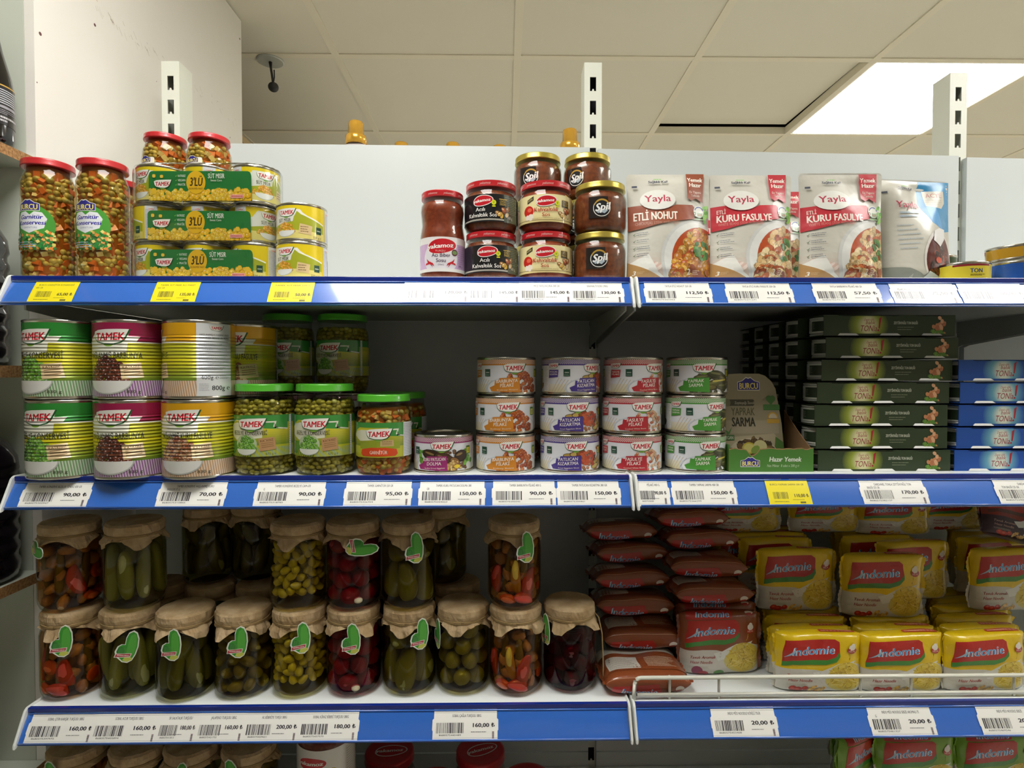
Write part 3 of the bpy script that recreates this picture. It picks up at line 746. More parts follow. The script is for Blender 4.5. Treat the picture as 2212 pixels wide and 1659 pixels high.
def corn_pack(label, loc, rz, rots, dx=0):
    t = thing('corn_can_pack', label, 'can pack', loc, rz, group='shrink-wrapped packs of three sweet corn cans'); t.scale = (.95, .95, 1)
    lab = corn.children[2].data if corn.children[2].name.startswith('label') else [c for c in corn.children if c.name.startswith('label')][0].data
    bod = [c for c in corn.children if c.name.startswith('can_body')][0].data; ld = [c for c in corn.children if c.name.startswith('can_lid')][0].data
    for i, r_ in enumerate(rots):
        b_ = inst('can', bod, t, ((i-1)*(CR*2+.0026), 0, 0)); b_.rotation_euler[2] = r_
        inst('can_lid', ld, b_); inst('label', lab, b_)
    bm = bmesh.new(); prism(bm, [(-.080, 0), (.080, 0), (.080, .038), (.074, .044), (-.074, .044), (-.080, .038)], -.0006, 0, 'y')
    o = mesh_obj('sleeve_card', bm, M_print, t, loc=(dx+.012, -CR-.0022, .0015)); inst('print', cardart, o)
    # film: hull round the three cans, puckered
    bm = bmesh.new(); rg = random.Random(rots[0]*10); R = CR+.0042; L = CR*2+.0026; path = []
    for i in range(26): t_ = -PI/2+PI*i/25; path.append((L+R*math.cos(t_), R*math.sin(t_)))
    for i in range(12): path.append((L-2*L*(i+1)/13, R))
    for i in range(26): t_ = PI/2+PI*i/25; path.append((-L+R*math.cos(t_), R*math.sin(t_)))
    for i in range(12): path.append((-L+2*L*(i+1)/13, -R))
    rows = []
    for k, z in enumerate((.001, .012, .024, .036, .048, .054, .0578, .0572)):
        s = (1, 1, 1, 1, 1, .995, .96, .8)[k]
        rows.append([bm.verts.new((x*(1-(1-s)*.4)+rg.gauss(0, .0002), y*s-rg.random()*.0006*(y < 0)+rg.gauss(0, .0002), z+rg.gauss(0, .0003))) for x, y in path])
    n = len(path)
    for p, q in zip(rows, rows[1:]):
        for i in range(n): bm.faces.new((p[i], p[(i+1) % n], q[(i+1) % n], q[i]))
    fixn(bm); mesh_obj('shrink_film', bm, M_film, t, smooth=True)
    return t
corn_pack('shrink-wrapped pack of three sweet corn cans, lowest of the three packs', at_px(455, -.328, Z1), 0, (-.15, .1, -.5), -.004)
corn_pack('shrink-wrapped pack of three sweet corn cans, middle of the three packs', at_px(452, -.326, Z1+.0582), .01, (1.7, 1.6, 1.35), -.005)
corn_pack('shrink-wrapped pack of three sweet corn cans, top pack under the small jars', at_px(457, -.328, Z1+.1164), -.01, (-.1, 2.0, 1.1), -.006)

# ---- small vegetable jars on top of the packs
SJ = [(.024, 0), (.030, .003), (.0325, .012), (.0335, .025), (.0325, .040), (.029, .050), (.0265, .054), (.0265, .062)]
a = Art(); a.rr(-16, 4, 14, 22, 3, '#e7e2d2'); burcu(a, -3, 18, 22); a.ell(0, 5, 14, 8, '#57a044'); a.text('Garnitür', -1, 4, 3.4, '#3c3aa0', 2, fit=16)
sj = jar('small_vegetable_jar', 'small round jar of mixed vegetables with red lid, left one on the corn packs', 'jar', SJ, .058, .0305, .0085, M_redlid, group='small vegetable jars on the corn packs')
core(sj, 'inner_vegetables', [(.022, .003), (.0265, .012), (.028, .025), (.026, .042), (.024, .057)], M_brinecore)
veg(sj, 'vegetables', SJ, [(.002, .050)], mixk, rng, .0048); liquid(sj, SJ, .052, BR_A)
inst('label', a.mesh('label', cyl_map(.0336, .002, .0006), cx=[i*3 for i in range(-6, 6)], m=M_gloss), sj)
sj.location = at_px(364, -.288, Z1+.1748); sj.rotation_euler[2] = -.35
copy_tree(sj, 'small round jar of mixed vegetables with red lid, right one on the corn packs', at_px(458, -.288, Z1+.1748), -.25)

# ---- sauce jars
M_sauce = mat('red_sauce', '#9a4226', .35, noise=(180, '#84331c', .42, .6), coat=.4, bump=(400, .2, .0006))
M_sauce2 = mat('brown_sauce', '#8a4420', .4, noise=(160, '#6a2c14', .4, .62), coat=.4, bump=(350, .3, .0008))
M_redprint = print_mat('red_lid_print', .3, .1, .4)
def lidband(r, h, txt, n, base='#c2242c', c='#e9b5b0'):
    a = Art(); L = 2*PI*r*1000
    a.rect(-L/2, 0, L/2, h*1000, base)
    for i in range(n): a.text(txt, -L/2+L*(i+.5)/n, h*1000*.25, h*1000*.42, c, 1, fit=L/n*.62, sh=.25)
    return wrap_mesh(a, 'lid_print', r, 0, L/2, h*1000, M_redprint, 48, .0003)
def yak(a, x, y, w, sub=None):
    a.poly([(x+w*.56*math.cos(t)*(1+.12*math.cos(t)), y+w*.30*math.sin(t)+w*.05*math.cos(t)) for t in [i*2*PI/26 for i in range(26)]], '#e9e4e0')
    a.poly([(x+w*.52*math.cos(t)*(1+.12*math.cos(t)), y+w*.26*math.sin(t)+w*.05*math.cos(t)) for t in [i*2*PI/26 for i in range(26)]], '#c3202c')
    a.text('yakamoz', x, y-w*.06, w*.15, '#f4eee8', 2, fit=w*.94, sh=.15, rot=.08)
    if sub: a.text(sub, x, y-w*.2, w*.06, '#e9b8b0', 0, fit=w*.36)
HJ = [(.029, 0), (.0335, .003), (.0345, .010), (.0345, .070), (.0335, .076), (.0315, .087), (.0325, .100), (.0335, .108), (.0325, .117), (.0295, .122), (.0285, .124), (.0285, .131)]
hot = jar('pepper_sauce_jar', 'tall waisted jar of red pepper sauce with lilac and white label', 'jar', HJ, .1265, .0318, .0105, M_redlid)
core(hot, 'sauce', [(.028, .002), (.0325, .006), (.0335, .012), (.0335, .070), (.0325, .076), (.0305, .087), (.0315, .100), (.0325, .108), (.0315, .116), (.0285, .121)], M_sauce)
a = Art(); a.rect(-70, 0, 70, 52, '#c9a9cf'); a.poly([(-70, 42), (70, 42), (70, 52), (-70, 52)], '#e5e3e2'); a.ell(0, 20, 27, 25, '#e2dfe4', n=30); a.rect(-70, 0, 70, 5, '#e9e7e2')
yak(a, 0, 38, 42, 'TURŞU'); a.text('Acı Biber', 1, 22, 5.6, '#4a3a52', 1, fit=28); a.text('Sosu', 1, 14, 5.6, '#4a3a52', 1, fit=15); a.text('(Hot)', 1, 9.5, 2.4, '#6a5a72', 0, fit=9)
for s in (-1, 1):
    a.poly([(s*9, 8), (s*13, 11), (s*20, 14), (s*22, 20), (s*18, 16), (s*11, 12.5)], '#b8202c'); a.poly([(s*11, 6), (s*16, 12), (s*24, 10), (s*23, 13), (s*15, 15)], '#c42a34')
a.ell(22, 29, 5, 5, '#5a2a34'); a.ell(22, 29, 4, 3, '#6f8a4c'); a.text('340 g', 33, 8, 3, '#5c4266', 0, fit=9); a.lines(28, 12, 44, 40, 9, '#a77fb0', .7)
inst('label', a.mesh('label', cyl_map(.0345, .013, .0005), cx=[i*3.4 for i in range(-20, 21)], clip=(-69, 0, 69, 52), m=M_gloss), hot)
inst('lid_print', lidband(.0318, .0075, 'yakamoz', 8), [c for c in hot.children if c.name.startswith('lid')][0], (0, 0, .0012))
hot.location = at_px(957, -.336, Z1)
PJ = [(.033, 0), (.0385, .003), (.0405, .009), (.041, .020), (.041, .048), (.0405, .054), (.0365, .062), (.0355, .064), (.0355, .072)]
def sauce_jar(name, label, group, sauce, art, lidm, band=None, lidr=.0385, hw=95):
    t = jar(name, label, 'jar', PJ, .0655, lidr, .0100, lidm, group=group)
    core(t, 'sauce', [(.032, .002), (.0375, .005), (.0392, .010), (.0398, .020), (.0398, .048), (.0392, .053), (.0358, .060)], sauce)
    inst('label', art, t)
    if band: inst('lid_print', band, [c for c in t.children if c.name.startswith('lid')][0], (0, 0, .0013))
    return t
def yak_art(bg, nm, c, dark):
    a = Art(); a.rect(-96, 0, 96, 41, bg)
    if dark: a.rect(-96, 2, 96, 4, '#b8b4a8'); a.rect(30, 0, 60, 41, '#4b5346')
    else: a.grad(-96, 0, 96, 12, '#d9c88c', bg, 5); a.poly([(-96, 5), (0, 2), (96, 5), (96, 6), (0, 3), (-96, 6)], '#8a7a50')
    if not dark:
        a.ell(-31, 17, 9, 8.5, '#c42a20'); a.ell(-29, 19, 4, 3, '#e06a4c'); a.ell(-27, 8, 5, 5, '#e8dccb'); a.ell(-33, 8, 3.5, 4, '#eadfd0'); a.poly([(-33, 28), (-22, 33), (-22, 39), (-33, 34)], '#3d3a2c'); a.text('ACUKA', -27.5, 32.5, 2.6, '#d8c98a', 1, fit=9, rot=.4)
    for x, y, cc in ((20, 13, '#a0703c'), (26, 9, '#d9b04a'), (31, 15, '#8c4a2c'), (35, 11, '#e0c69a'), (29, 18, '#b05a34'), (23, 11, '#c8a04c'), (36, 19, '#a8683c')):
        a.ell(x, y, 4.6, 3.2, '#4a2a14', x*.3); a.ell(x, y+.2, 4.2, 2.8, cc, x*.3); a.ell(x-1, y+1, 1.6, .9, '#ecd6a8', x*.3)
    a.rect(22, 23, 35, 34, '#2c2a1e'); a.rect(22, 33, 35, 34, '#c9a84a'); a.text('CEVİZLİ', 28.5, 28.5, 3.2, '#b59a4a', 1, fit=11); a.text('FINDIKLI', 28.5, 24.5, 3.2, '#b59a4a', 1, fit=11)
    yak(a, -4, 31, 28); a.ell(14, 28, 3.6, 3.8, '#cfd62c'); a.text('V', 14, 26.6, 3, '#4f7a1c', 1, fit=2.6); a.rect(11.5, 21.5, 16.5, 23.5, '#cfd62c')
    if dark: a.text(nm[0], -6, 15.5, 5.6, c, 1, fit=15); a.text(nm[1], -4, 7, 5.8, c, 1, fit=45); a.lines(-24, 3, 28, 5, 1, '#8a8a80', .8); a.text('300 g', 40, 5, 4, '#c8c8bc', 0, fit=10); a.lines(31, 12, 58, 38, 10, '#7d8574', .7)
    else: a.text(nm[0], -3, 15.5, 5.8, c, 1, fit=37); a.text(nm[1], -3, 8, 5.2, c, 1, fit=12); a.lines(42, 6, 60, 36, 12, '#a89c74', .7); a.lines(-24, 4, 30, 6, 1, '#8a7a50', .6)
    a.rect(62, 0, 94, 41, '#3c3a34' if dark else '#d8cda0'); a.lines(64, 3, 92, 38, 14, '#8a8a80', .7)
    return a.mesh('label', cyl_map(.041, .012, .0005), cx=[i*4 for i in range(-24, 25)], clip=(-95, 0, 95, 41), m=M_gloss)
band = lidband(.0385, .0078, 'yakamoz', 9)
bl = sauce_jar('walnut_sauce_jar', 'red-lidded sauce jar with black label, upper of its pair', 'black-labelled sauce jars', M_sauce2, yak_art('#1c1c1f', ('Acılı', 'Kahvaltılık Sos'), '#ece9e2', True), M_redlid, band)
bl.location = at_px(1061, -.330, Z1+.0757); bl.rotation_euler[2] = -.22
copy_tree(bl, 'red-lidded sauce jar with black label, lower of its pair on the shelf', at_px(1061, -.330, Z1), -.06)
cr = sauce_jar('breakfast_sauce_jar', 'red-lidded sauce jar with cream tomato label, upper of its pair', 'cream-labelled sauce jars', M_sauce, yak_art('#e9ddA4'.lower(), ('Kahvaltılık', 'Sos'), '#b03a2c', False), M_redlid, band)
cr.location = at_px(1178, -.330, Z1+.0757); cr.rotation_euler[2] = .02
copy_tree(cr, 'red-lidded sauce jar with cream tomato label, lower of its pair on the shelf', at_px(1178, -.330, Z1), -.02)
a = Art(); a.rr(-20, -15, 9, 17, .5, '#26211f'); a.ell(0, 0, 13, 13, '#e6e4da', n=30); a.ell(0, 0, 12, 12, '#23262a', n=30)
a.ell(0, 3, 11.5, 10.5, '#b8923c', n=30, a0=.3, a1=3.0); a.ell(0, 0, 11, 11, '#23262a', n=30)
a.poly([(-10, -4), (-5, -8), (-2, -6), (4, -8.5), (9, -4), (5, -2), (0, -4), (-5, -2)], '#aab8c0'); a.text('Spil', 1, -3.5, 10.5, '#f0f0ec', 2, fit=22, sh=.3, rot=.12)
sp = a.mesh('label', cyl_map(.041, .033, .0005), cx=[i*3 for i in range(-7, 6)], m=M_gloss)
spl = sauce_jar('gold_lidded_sauce_jar', 'gold-lidded brown sauce jar with round dark badge, on the shelf at the bay edge', 'gold-lidded sauce jars', M_sauce2, sp, M_goldlid)
spl.location = at_px(1294, -.330, Z1); spl.rotation_euler[2] = -.18
copy_tree(spl, 'gold-lidded brown sauce jar with round dark badge, second up at the bay edge', at_px(1295, -.330, Z1+.0757), -.1)
for px, s, rz in ((1161, 'left', -.35), (1267, 'right', -.6)):
    for k, q in ((0, 'lowest'), (1, 'second'), (2, 'topmost')):
        copy_tree(spl, f'gold-lidded brown sauce jar, {q} in the {s} back stack of three', at_px(px, -.243, Z1+.0757*k), rz)

# ---- stand-up pouches
def pouch(name, label, art, w, h, loc, rz, tilt=.0, seed=0, T0=.030, wr=1.0, backcol='#cfcfc6', group=None, curl=0):
    t = thing(name, label, 'pouch', loc, 0, group=group, rot=(-tilt, 0, rz)); rg = random.Random(seed)
    W = [(rg.uniform(.012, .05), rg.uniform(.012, .05), rg.uniform(0, 6), rg.uniform(0, 6), rg.uniform(.0005, .0016)*wr) for _ in range(7)]
    hh = h*1000; ww = w*1000
    def depth(x, y):
        u = min(1, abs(2*x/ww)); v = max(0, min(1, y/hh))
        T = T0*(1-v**1.5)*min(1, (v*hh+6)/22)**.5
        b = T*(1-u**2.6)
        e = (1-u**4)*(1 if v < .93 else .2)
        for p, q, f0, f1, am in W: b += am*e*math.sin(x/1000/p+f0)*math.sin(y/1000/q+f1)
        return b
    def fm(x, y, l, s=1):
        v = y/hh; narrow = 1-.035*math.sin(PI*min(1, v))+.0
        bend = curl*max(0, v-.5)**2
        return Vector((x/1000*narrow, -s*(depth(x, y) if s == 1 else depth(x, y)*.8)-s*l+bend, y/1000))
    cx = [i*4.5 for i in range(-15, 16)]; cy = [i*5 for i in range(0, 36)]
    inst('front_panel', art.mesh('front_panel', fm, cx, cy, clip=(-ww/2, 0, ww/2, hh), m=M_pouch, thick=.0034), t)
    b = Art(); b.rr(-ww/2, 0, ww/2, hh, 6, backcol)
    inst('back_panel', b.mesh('back_panel', lambda x, y, l: fm(x, y, l, -1), cx, cy, m=M_pouch), t)
    return t
M_pouch = print_mat('pouch_film', .36, .0, .15, bump=(45, .35, .004))
def yayla_art(col, t1, t2, sub, foods, w, h, asp=1.3, blue=False):
    a = Art(); W = w/2
    a.rr(-W, 0, W, h, 6, '#cfcdc1')
    if not blue:
        a.grad(-W, 1, -W+60, 50, '#d0bbab', '#cfcdc1', 6)
        for i in range(9): a.ell(-W+12+i*4, 30-i*1.5, 9, 2.4, '#d6b9ac' if i % 2 else '#e6d5ca', .7)
        a.poly([(-W, 0), (-6, 0), (-W, 30)], '#b48c58'); a.poly([(-W+3, 28), (-36, 40), (-22, 12), (-4, 0), (-8, 0)], '#e6e6de')
        a.text('3', -W+9, 9, 6, '#f2efe4', 2, fit=5, sh=.2); a.lines(-W+13, 10, -W+24, 14, 2, '#d8bf94', .7)
        a.ell(40, 32, 58, 62, '#ced0cc', n=44); a.ell(42, 32, 55, 58, '#dfe1dc', n=44); a.ell(47, 32, 48, 50, '#b54a1c', n=40)
        pc = []
        a.pile(46, 0, 92, 78, foods, 6.2, 150, asp, hl=.25, flat=0)
        for k in range(16):
            q = a.rng.uniform(0, 6); a.ell(46+a.rng.uniform(-9, 14), 48+a.rng.uniform(-16, 14), 5, 3.4, a.rng.choice(['#3f7a2c', '#2f6a24', '#56902f']), q, 7)
        for k in range(8): a.ell(40+a.rng.uniform(-14, 18), 12+a.rng.uniform(-8, 8), 6, 4, a.rng.choice(['#8c4a2c', '#a05c3c', '#74351f']), a.rng.uniform(0, 3), 8)
        a.text('2', 24, 8, 8, '#f0ead8', 2, fit=5); a.lines(30, 8, 42, 15, 3, '#e8d8c0', .9)
        band_ = [(-W, 78), (-W+20, 80), (-8, 88), (20, 92), (38, 95), (38, 114), (35, 117), (8, 116), (-4, 112), (-22, 112), (-36, 117), (-W, 116)]
        a.poly(band_, col)
        a.text(t1, -W+8, 104, 6.0, '#efe9dc', 1, al='l', fit=len(t1)*3.3) if t2 else None
        if t2: a.text(t2, -16, 91.5, 10.5, '#f6f2e6', 2, fit=83)
        else: a.text(t1, -24, 93, 12, '#f6f2e6', 2, fit=67)
        a.text(sub, -22, 85.5, 4.4, '#d98d84' if t2 else '#c9a08c', 0, fit=66)
        for i in range(4):
            y = 72-i*11; a.poly([(-W+7, y), (-W+8.6, y-2), (-W+11.5, y+3), (-W+8.6, y-.3)], '#4a6a3c'); a.lines(-W+12, y-3, -W+32, y+3, 2, '#5a6470', .8)
        a.poly([(27, h), (27, 128), (34, 124), (41, 128), (53, 122), (55, h)], col)
        a.text('Yemek', 40.5, h-13, 6.2, '#f6f2e6', 2, fit=24); a.text('Hazır', 40.5, h-21.5, 6.2, '#f6f2e6', 2, fit=20)
        a.text('Ev Yapımı', 40.5, h-32, 3.8, '#e9cfc0', 1, fit=20); a.text('Tadında', 40.5, h-37.5, 3.8, '#e9cfc0', 1, fit=15)
        a.ell(46, 107, 9.5, 9.5, '#e6e8e0', n=24); a.ell(46, 107, 8, 8, '#4a5aa0', n=24, a0=.2, a1=2.9); a.ell(46, 107, 6.4, 6.4, '#e6e8e0', n=20); a.text('2', 39, 99, 7, '#5a8a5c', 1, fit=4.4); a.rect(43, 99, 52, 105, '#8fb08c'); a.text('HAZIR', 47.5, 100.3, 3, '#c04a44', 1, fit=8); a.rect(38, 94, 53, 96, '#7fa878')
        for k in range(14): a.ell(58+a.rng.uniform(-3, 3), 104+a.rng.uniform(-13, 13), 3.4, 2.6, a.rng.choice(['#7cc04a', '#8fd05c', '#5fa83c']), a.rng.uniform(0, 3), 7)
    else:
        a.poly([(10, h), (W, h), (W, 88), (46, 84), (18, 96), (6, 118), (2, 128), (4, 135)], '#2f8fc4')
        a.poly([(18, 96), (44, 86), (30, 132), (16, 126)], '#4fa0dc')
        a.poly([(16, h-16), (52, h-16), (52, h-36), (44, h-46), (16, h-42)], '#cfc9b8'); a.text('ACYE', 34, h-27, 7, '#b87a72', 1, fit=26); a.lines(18, h-40, 48, h-30, 3, '#b0a898', .8)
        a.ell(26, 45, 31, 42, '#e6e2dc', n=30, rot=-.3); a.ell(28, 43, 29, 39, '#5c1c12', n=30, rot=-.3)
        a.pile(30, 8, 44, 54, ['#3c120c', '#5a1c12', '#74281a', '#8c3a20', '#2c0e0a'], 4.2, 90, 1.5, hl=.12)
        a.ell(24, 36, 7, 5, '#c0401c'); a.poly([(12, 66), (30, 58), (46, 72), (48, 88), (30, 88), (16, 82)], '#eeeeec')
        a.lines(-34, 104, 6, 116, 2, '#a8bccb', 3); a.lines(-40, 50, -6, 96, 6, '#a8b4bc', 1.4)
        a.poly([(-W, 0), (20, 0), (-10, 14), (-30, 22), (-W, 26)], '#8f948a'); a.poly([(-8, 0), (4, 18), (30, 8), (46, 0)], '#cfd8d8'); a.poly([(24, 0), (26, 10), (40, 2)], '#7fb4d0')
        a.text('4', -26, 5, 8, '#b8b8ac', 1, fit=6)
    a.text('Sağlıklı Kal!', -18, h-16, 3.6, '#3c4054', 2, fit=30, sh=.15); a.lines(-24, h-11, -12, h-9, 1, '#7fc060', 1.4, 0); a.rect(-58, h-23, -50, h-20, '#555a68')
    a.ell(-20, 124, 27, 16, '#e6e6de', n=26) if not blue else None
    a.text('Yayla', -20, 121, 10.5, '#b8344e', 1, fit=40)
    return a
PW, PH = .130, .168
nohut = ['#d8a03c', '#c98a2c', '#e0b45c', '#b8742c', '#c8622c']
fas = ['#e3c48c', '#d9b478', '#ecd6a4', '#c86a34', '#e0bc84', '#b85a2c']
y1 = yayla_art('#9a5238', 'ETLİ NOHUT', None, 'CHICKPEAS STEW WITH BEEF', nohut, 130, 168, 1.0)
y2 = yayla_art('#c4303c', 'ETLİ', 'KURU FASULYE', 'WHITE BEANS STEW WITH BEEF', fas, 130, 168, 1.5)
y3 = yayla_art('#2f8fc4', '', None, '', fas, 130, 168, 1, True)
pouch('ready_meal_pouch', 'standing white pouch of chickpea stew with brown band', y1, PW, PH, at_px(1442, -.345, Z1+.001), .0, .03, 1, group='ready meal pouches')
pouch('ready_meal_pouch', 'standing white pouch with red band, left of the two in front', y2, PW, PH, at_px(1620, -.345, Z1+.001), .0, .04, 2, group='ready meal pouches')
pouch('ready_meal_pouch', 'standing white pouch with red band, right of the two in front', y2, PW, PH+.003, at_px(1812, -.345, Z1+.001), -.02, .02, 3, group='ready meal pouches')
pouch('ready_meal_pouch', 'white pouch with red band behind the chickpea pouch', y2, PW, PH, at_px(1500, -.262, Z1+.001), .02, .04, 4, group='ready meal pouches')
pouch('ready_meal_pouch', 'white pouch with red band behind the left red-banded pouch', y2, PW, PH, at_px(1655, -.262, Z1+.001), -.03, .04, 5, group='ready meal pouches')
pouch('ready_meal_pouch', 'bent silvery pouch with blue corner, next to the small cans', y3, PW, PH+.002, at_px(1972, -.322, Z1+.001), .10, .05, 9, wr=2.2, group='ready meal pouches')
# ---- fish cans at the right
def fish_art(top, bot, l1, l2, c1, c2, W=116):
    a = Art(); a.rect(-W, 0, W, 34, bot)
    for s0 in (0, 116, -116):
        X = lambda v: v+s0
        if l1 == 'DARDANEL':
            a.rect(X(-36), 18, X(16), 33, '#8c2430'); a.text(l1, X(-10), 21.5, 8, '#f0e2c8', 2, fit=46); a.text('TON', X(-6), 8, 6, '#1f3f74', 2, fit=17); a.lines(X(-14), 3, X(8), 6, 2, '#7a6a20', 1)
            a.grad(X(22), 2, X(34), 26, '#e8d870', '#f4eec0', 5)
        else:
            a.poly([(X(-30), 33), (X(40), 33), (X(30), 10), (X(-16), 8)], '#b82a34'); a.ell(X(6), 22, 21, 9, '#e8d24a', n=26); a.text(l1, X(6), 18, 8, '#2f5aa0', 2, fit=46, ol='#e9efe9', sh=.25); a.text(l2, X(0), 3, 4, '#cfdcec', 1, fit=34)
    return a
da = tin('tuna_can', 'yellow tuna can with dark red band, right of the pouches', 'can', .034, .030, fish_art(0, '#e0cf3a', 'DARDANEL', 'TON', 0, 0, 107), M_tinp, 106)
da.location = at_px(2076, -.345, Z1); 
sf = tin('fish_can', 'blue fish can under the yellow one at the right edge', 'can', .041, .033, fish_art(0, '#1f54a8', 'Superfresh', 'TON BALIĞI', 0, 0, 129), M_tinp, 128)
sf.location = at_px(2196, -.340, Z1); sf.rotation_euler[2] = .25
s2 = tin('fish_can', 'yellow fish can lying askew on the blue one at the right edge', 'can', .036, .024, fish_art(0, '#c99a28', 'Superfresh', 'TON', 0, 0, 114), M_tinp, 112)
s2.location = at_px(2188, -.335, Z1+.0345); s2.rotation_euler = (.0, -.09, .3); s2.location.z += .003
gb = tin('fish_can', 'small dark green can behind the silvery pouch, lower of two', 'can', .034, .030, fish_art(0, '#2f4a26', 'DARDANEL', 'TON', 0, 0, 107), M_tinp, 106, group='dark green cans behind the pouches')
gb.location = at_px(2010, -.245, Z1); gb.rotation_euler[2] = 2.6
copy_tree(gb, 'small dark green can behind the silvery pouch, upper of two', at_px(2010, -.245, Z1+.0305), 2.4)
# ================================================================== MIDDLE SHELF
def label_of(t): return [c for c in t.children if c.name.startswith('label')][0].data
BR, BH = .0490, .1145
green = ['#5f9c2c', '#74b23a', '#4c8a24', '#86c048']; brown = ['#6a3422', '#7c4028', '#8c5034', '#5a2a1c']; beige = ['#c49a72', '#b0825a', '#d6b48c', '#9a5e3c']
big = []
for k, (nm, word, col, foods, cloth, cc) in enumerate((
    ('pea_can', 'BEZELYE KONSERVESİ', '#2c8a34', green, ('#7fa878', '#cfdcc4'), 'tall ribbed pea can with green top band'),
    ('bean_can', 'HAŞLANMIŞ BARBUNYA', '#9c1f4c', brown, ('#9a6aa0', '#d8cbd8'), 'tall ribbed brown bean can with crimson top band'),
    ('white_bean_can', 'HAŞLANMIŞ KURU FASULYE', '#e0a818', beige, ('#c8a078', '#e2d4c0'), 'tall ribbed white bean can with amber top band'))):
    t = tin(nm, cc+', lower one on the shelf', 'can', BR, BH, arts_big(col, word, foods, k, cloth), M_bigp, 152.5, group='tall ribbed cans')
    X3 = at(430, 829.5, -.410+BR).x; XX = X3-.0988*(2-k)
    t.location = (XX, -.410+BR, Z2); t.rotation_euler[2] = (-.02, .12, .10)[k]
    copy_tree(t, cc+', stacked on top' if k < 2 else 'tall ribbed can with amber band turned to its white back label', (XX+(-.001, 0, .001)[k], (-.411, -.410, -.408)[k]+BR, Z2+BH+.0006), (-.1, .10, -1.2)[k])
    big.append(t)
copy_tree(big[2], 'tall ribbed can with amber band in the second row, lower', at_px(528, -.297, Z2), .1)
copy_tree(big[2], 'tall ribbed can with amber band in the shade of the second row, upper', at_px(528, -.297, Z2+BH+.0006), .1)
# ---- pea jars with green lids
PJ2 = [(.035, 0), (.0415, .004), (.0445, .014), (.045, .030), (.045, .108), (.0435, .116), (.0405, .124), (.040, .135), (.040, .141)]
def label_art(kind):
    a = Art(); W = 112; H = 66 if kind == 'pea' else 56
    a.rect(-W, 0, W, H, '#b9bc2e'); a.grad(-W, 18, W, 46, '#7f9430', '#d2c934', 8)
    a.poly([(-W, H), (-W, H-14), (-46, H-18), (-42, H-14), (-32, H-8), (16, H-8), (13, H-21), (50, H-24), (50, H-12), (W, H-12), (W, H)], '#3f9140')
    a.poly([(-46, 34), (-44, H-18), (-38, H-14), (-28, H-12), (16, H-12), (13, H-22), (12, 30), (-30, 26)], '#dedfc8')
    a.poly([(14, H-10), (32, H-10), (29, H-21), (50, H-24), (50, H-22), (27, H-19), (29, H-12), (14, H-12)], '#eeeede')
    if kind == 'pea':
        for i in range(26): x = -46+i*4; a.poly([(x, 0), (x+2, 0), (x+8, 15), (x+6, 15)], '#9ab08a' if i > 10 else '#5a8a3a'); a.z -= .97
        a.z += 1
        for i in range(12): a.poly([(-48+i, 4), (-47+i, 4), (-40+i*2, 24), (-42+i*2, 24)], '#4f8a34')
        a.ell(-12, 20, 17, 15, '#b8c8a0', n=24); a.pile(-12, 12, 28, 20, green, 2.6, 70, 1.05); a.bowl(-12, 12, 32, 10, '#e2e6dc', '#aab2a2')
        a.text('BEZELYE KONSERVESİ', -8, 34.5, 6.6, '#4a4a3c', 1, fit=54); tagtext(a, 19, 20, 23, 20, 'KATKISIZ', '#b98f62'); a.text('670 g ℮', 24, 2.5, 3.6, '#54603c', 0, fit=15)
        tamek(a, -3, H-14, 42)
    else:
        a.poly([(-30, 14), (-30, 22), (0, 28), (34, 24), (34, 14)], '#93a32c'); tagtext(a, 14, 23, 20, 10, 'KATKISIZ', '#c8ad78', 0)
        a.poly([(-28, 6), (-26, 13), (-10, 16), (12, 16), (28, 13), (30, 6), (26, 2), (-24, 2)], '#d84a1c'); a.text('GARNİTÜR', 1, 5.5, 5.4, '#f0e2cc', 1, fit=26); tamek(a, 2, H-18, 40)
    a.rect(52 if kind == 'pea' else 40, 0, 56 if kind == 'pea' else 66, H, '#dfe2e4'); a.lines(41 if kind != 'pea' else 52.4, 2, 65 if kind != 'pea' else 55.6, H-2, 20, '#8c9298', .7)
    a.rect(-78, 0, -50, H, '#dfe2e4'); a.lines(-76, 2, -52, H-2, 20, '#8c9298', .7)
    return a
def wide_label(a, r, z0, h, hw=112): return a.mesh('label', cyl_map(r, z0, .0005), cx=[i*4 for i in range(-30, 31)], clip=(-hw, 0, hw, h), m=M_gloss)
pj = jar('pea_jar', 'green-lidded jar of peas, left one in the front row', 'jar', PJ2, .1355, .0425, .0125, M_greenlid, group='green-lidded pea jars')
core(pj, 'inner_peas', [(.034, .003), (.0385, .014), (.0392, .03), (.0392, .106), (.037, .118)], M_brinegreen)
veg(pj, 'peas', PJ2, [(.003, .034), (.094, .122)], [(M_pea, 'ball', 2), (M_pea2, 'ball', 2)], rng, .0047); liquid(pj, PJ2, .122, BR_O)
inst('label', wide_label(label_art('pea'), .045, .032, 66), pj)
pj.scale = (1, 1, .925); pj.location = at_px(573, -.340, Z2); pj.rotation_euler[2] = .02
copy_tree(pj, 'green-lidded jar of peas, right one in the front row', at_px(702, -.340, Z2), .02)
for k, (px, z, s) in enumerate(((623, .1185, 'left'), (741, .1185, 'right'))):
    copy_tree(pj, f'green-lidded jar of peas in the shade of the second row, {s} one', at_px(px, -.205, Z2+z), (.1, -.2)[k])
GJ = [(.033, 0), (.039, .004), (.0415, .012), (.0418, .026), (.0418, .090), (.041, .099), (.0385, .107), (.0375, .119), (.0375, .126)]
gj = jar('vegetable_jar', 'shorter green-lidded jar of mixed vegetables with orange label band', 'jar', GJ, .1195, .0400, .0120, M_greenlid)
core(gj, 'inner_vegetables', [(.032, .003), (.036, .012), (.0362, .026), (.0362, .088), (.034, .11)], M_brinecore)
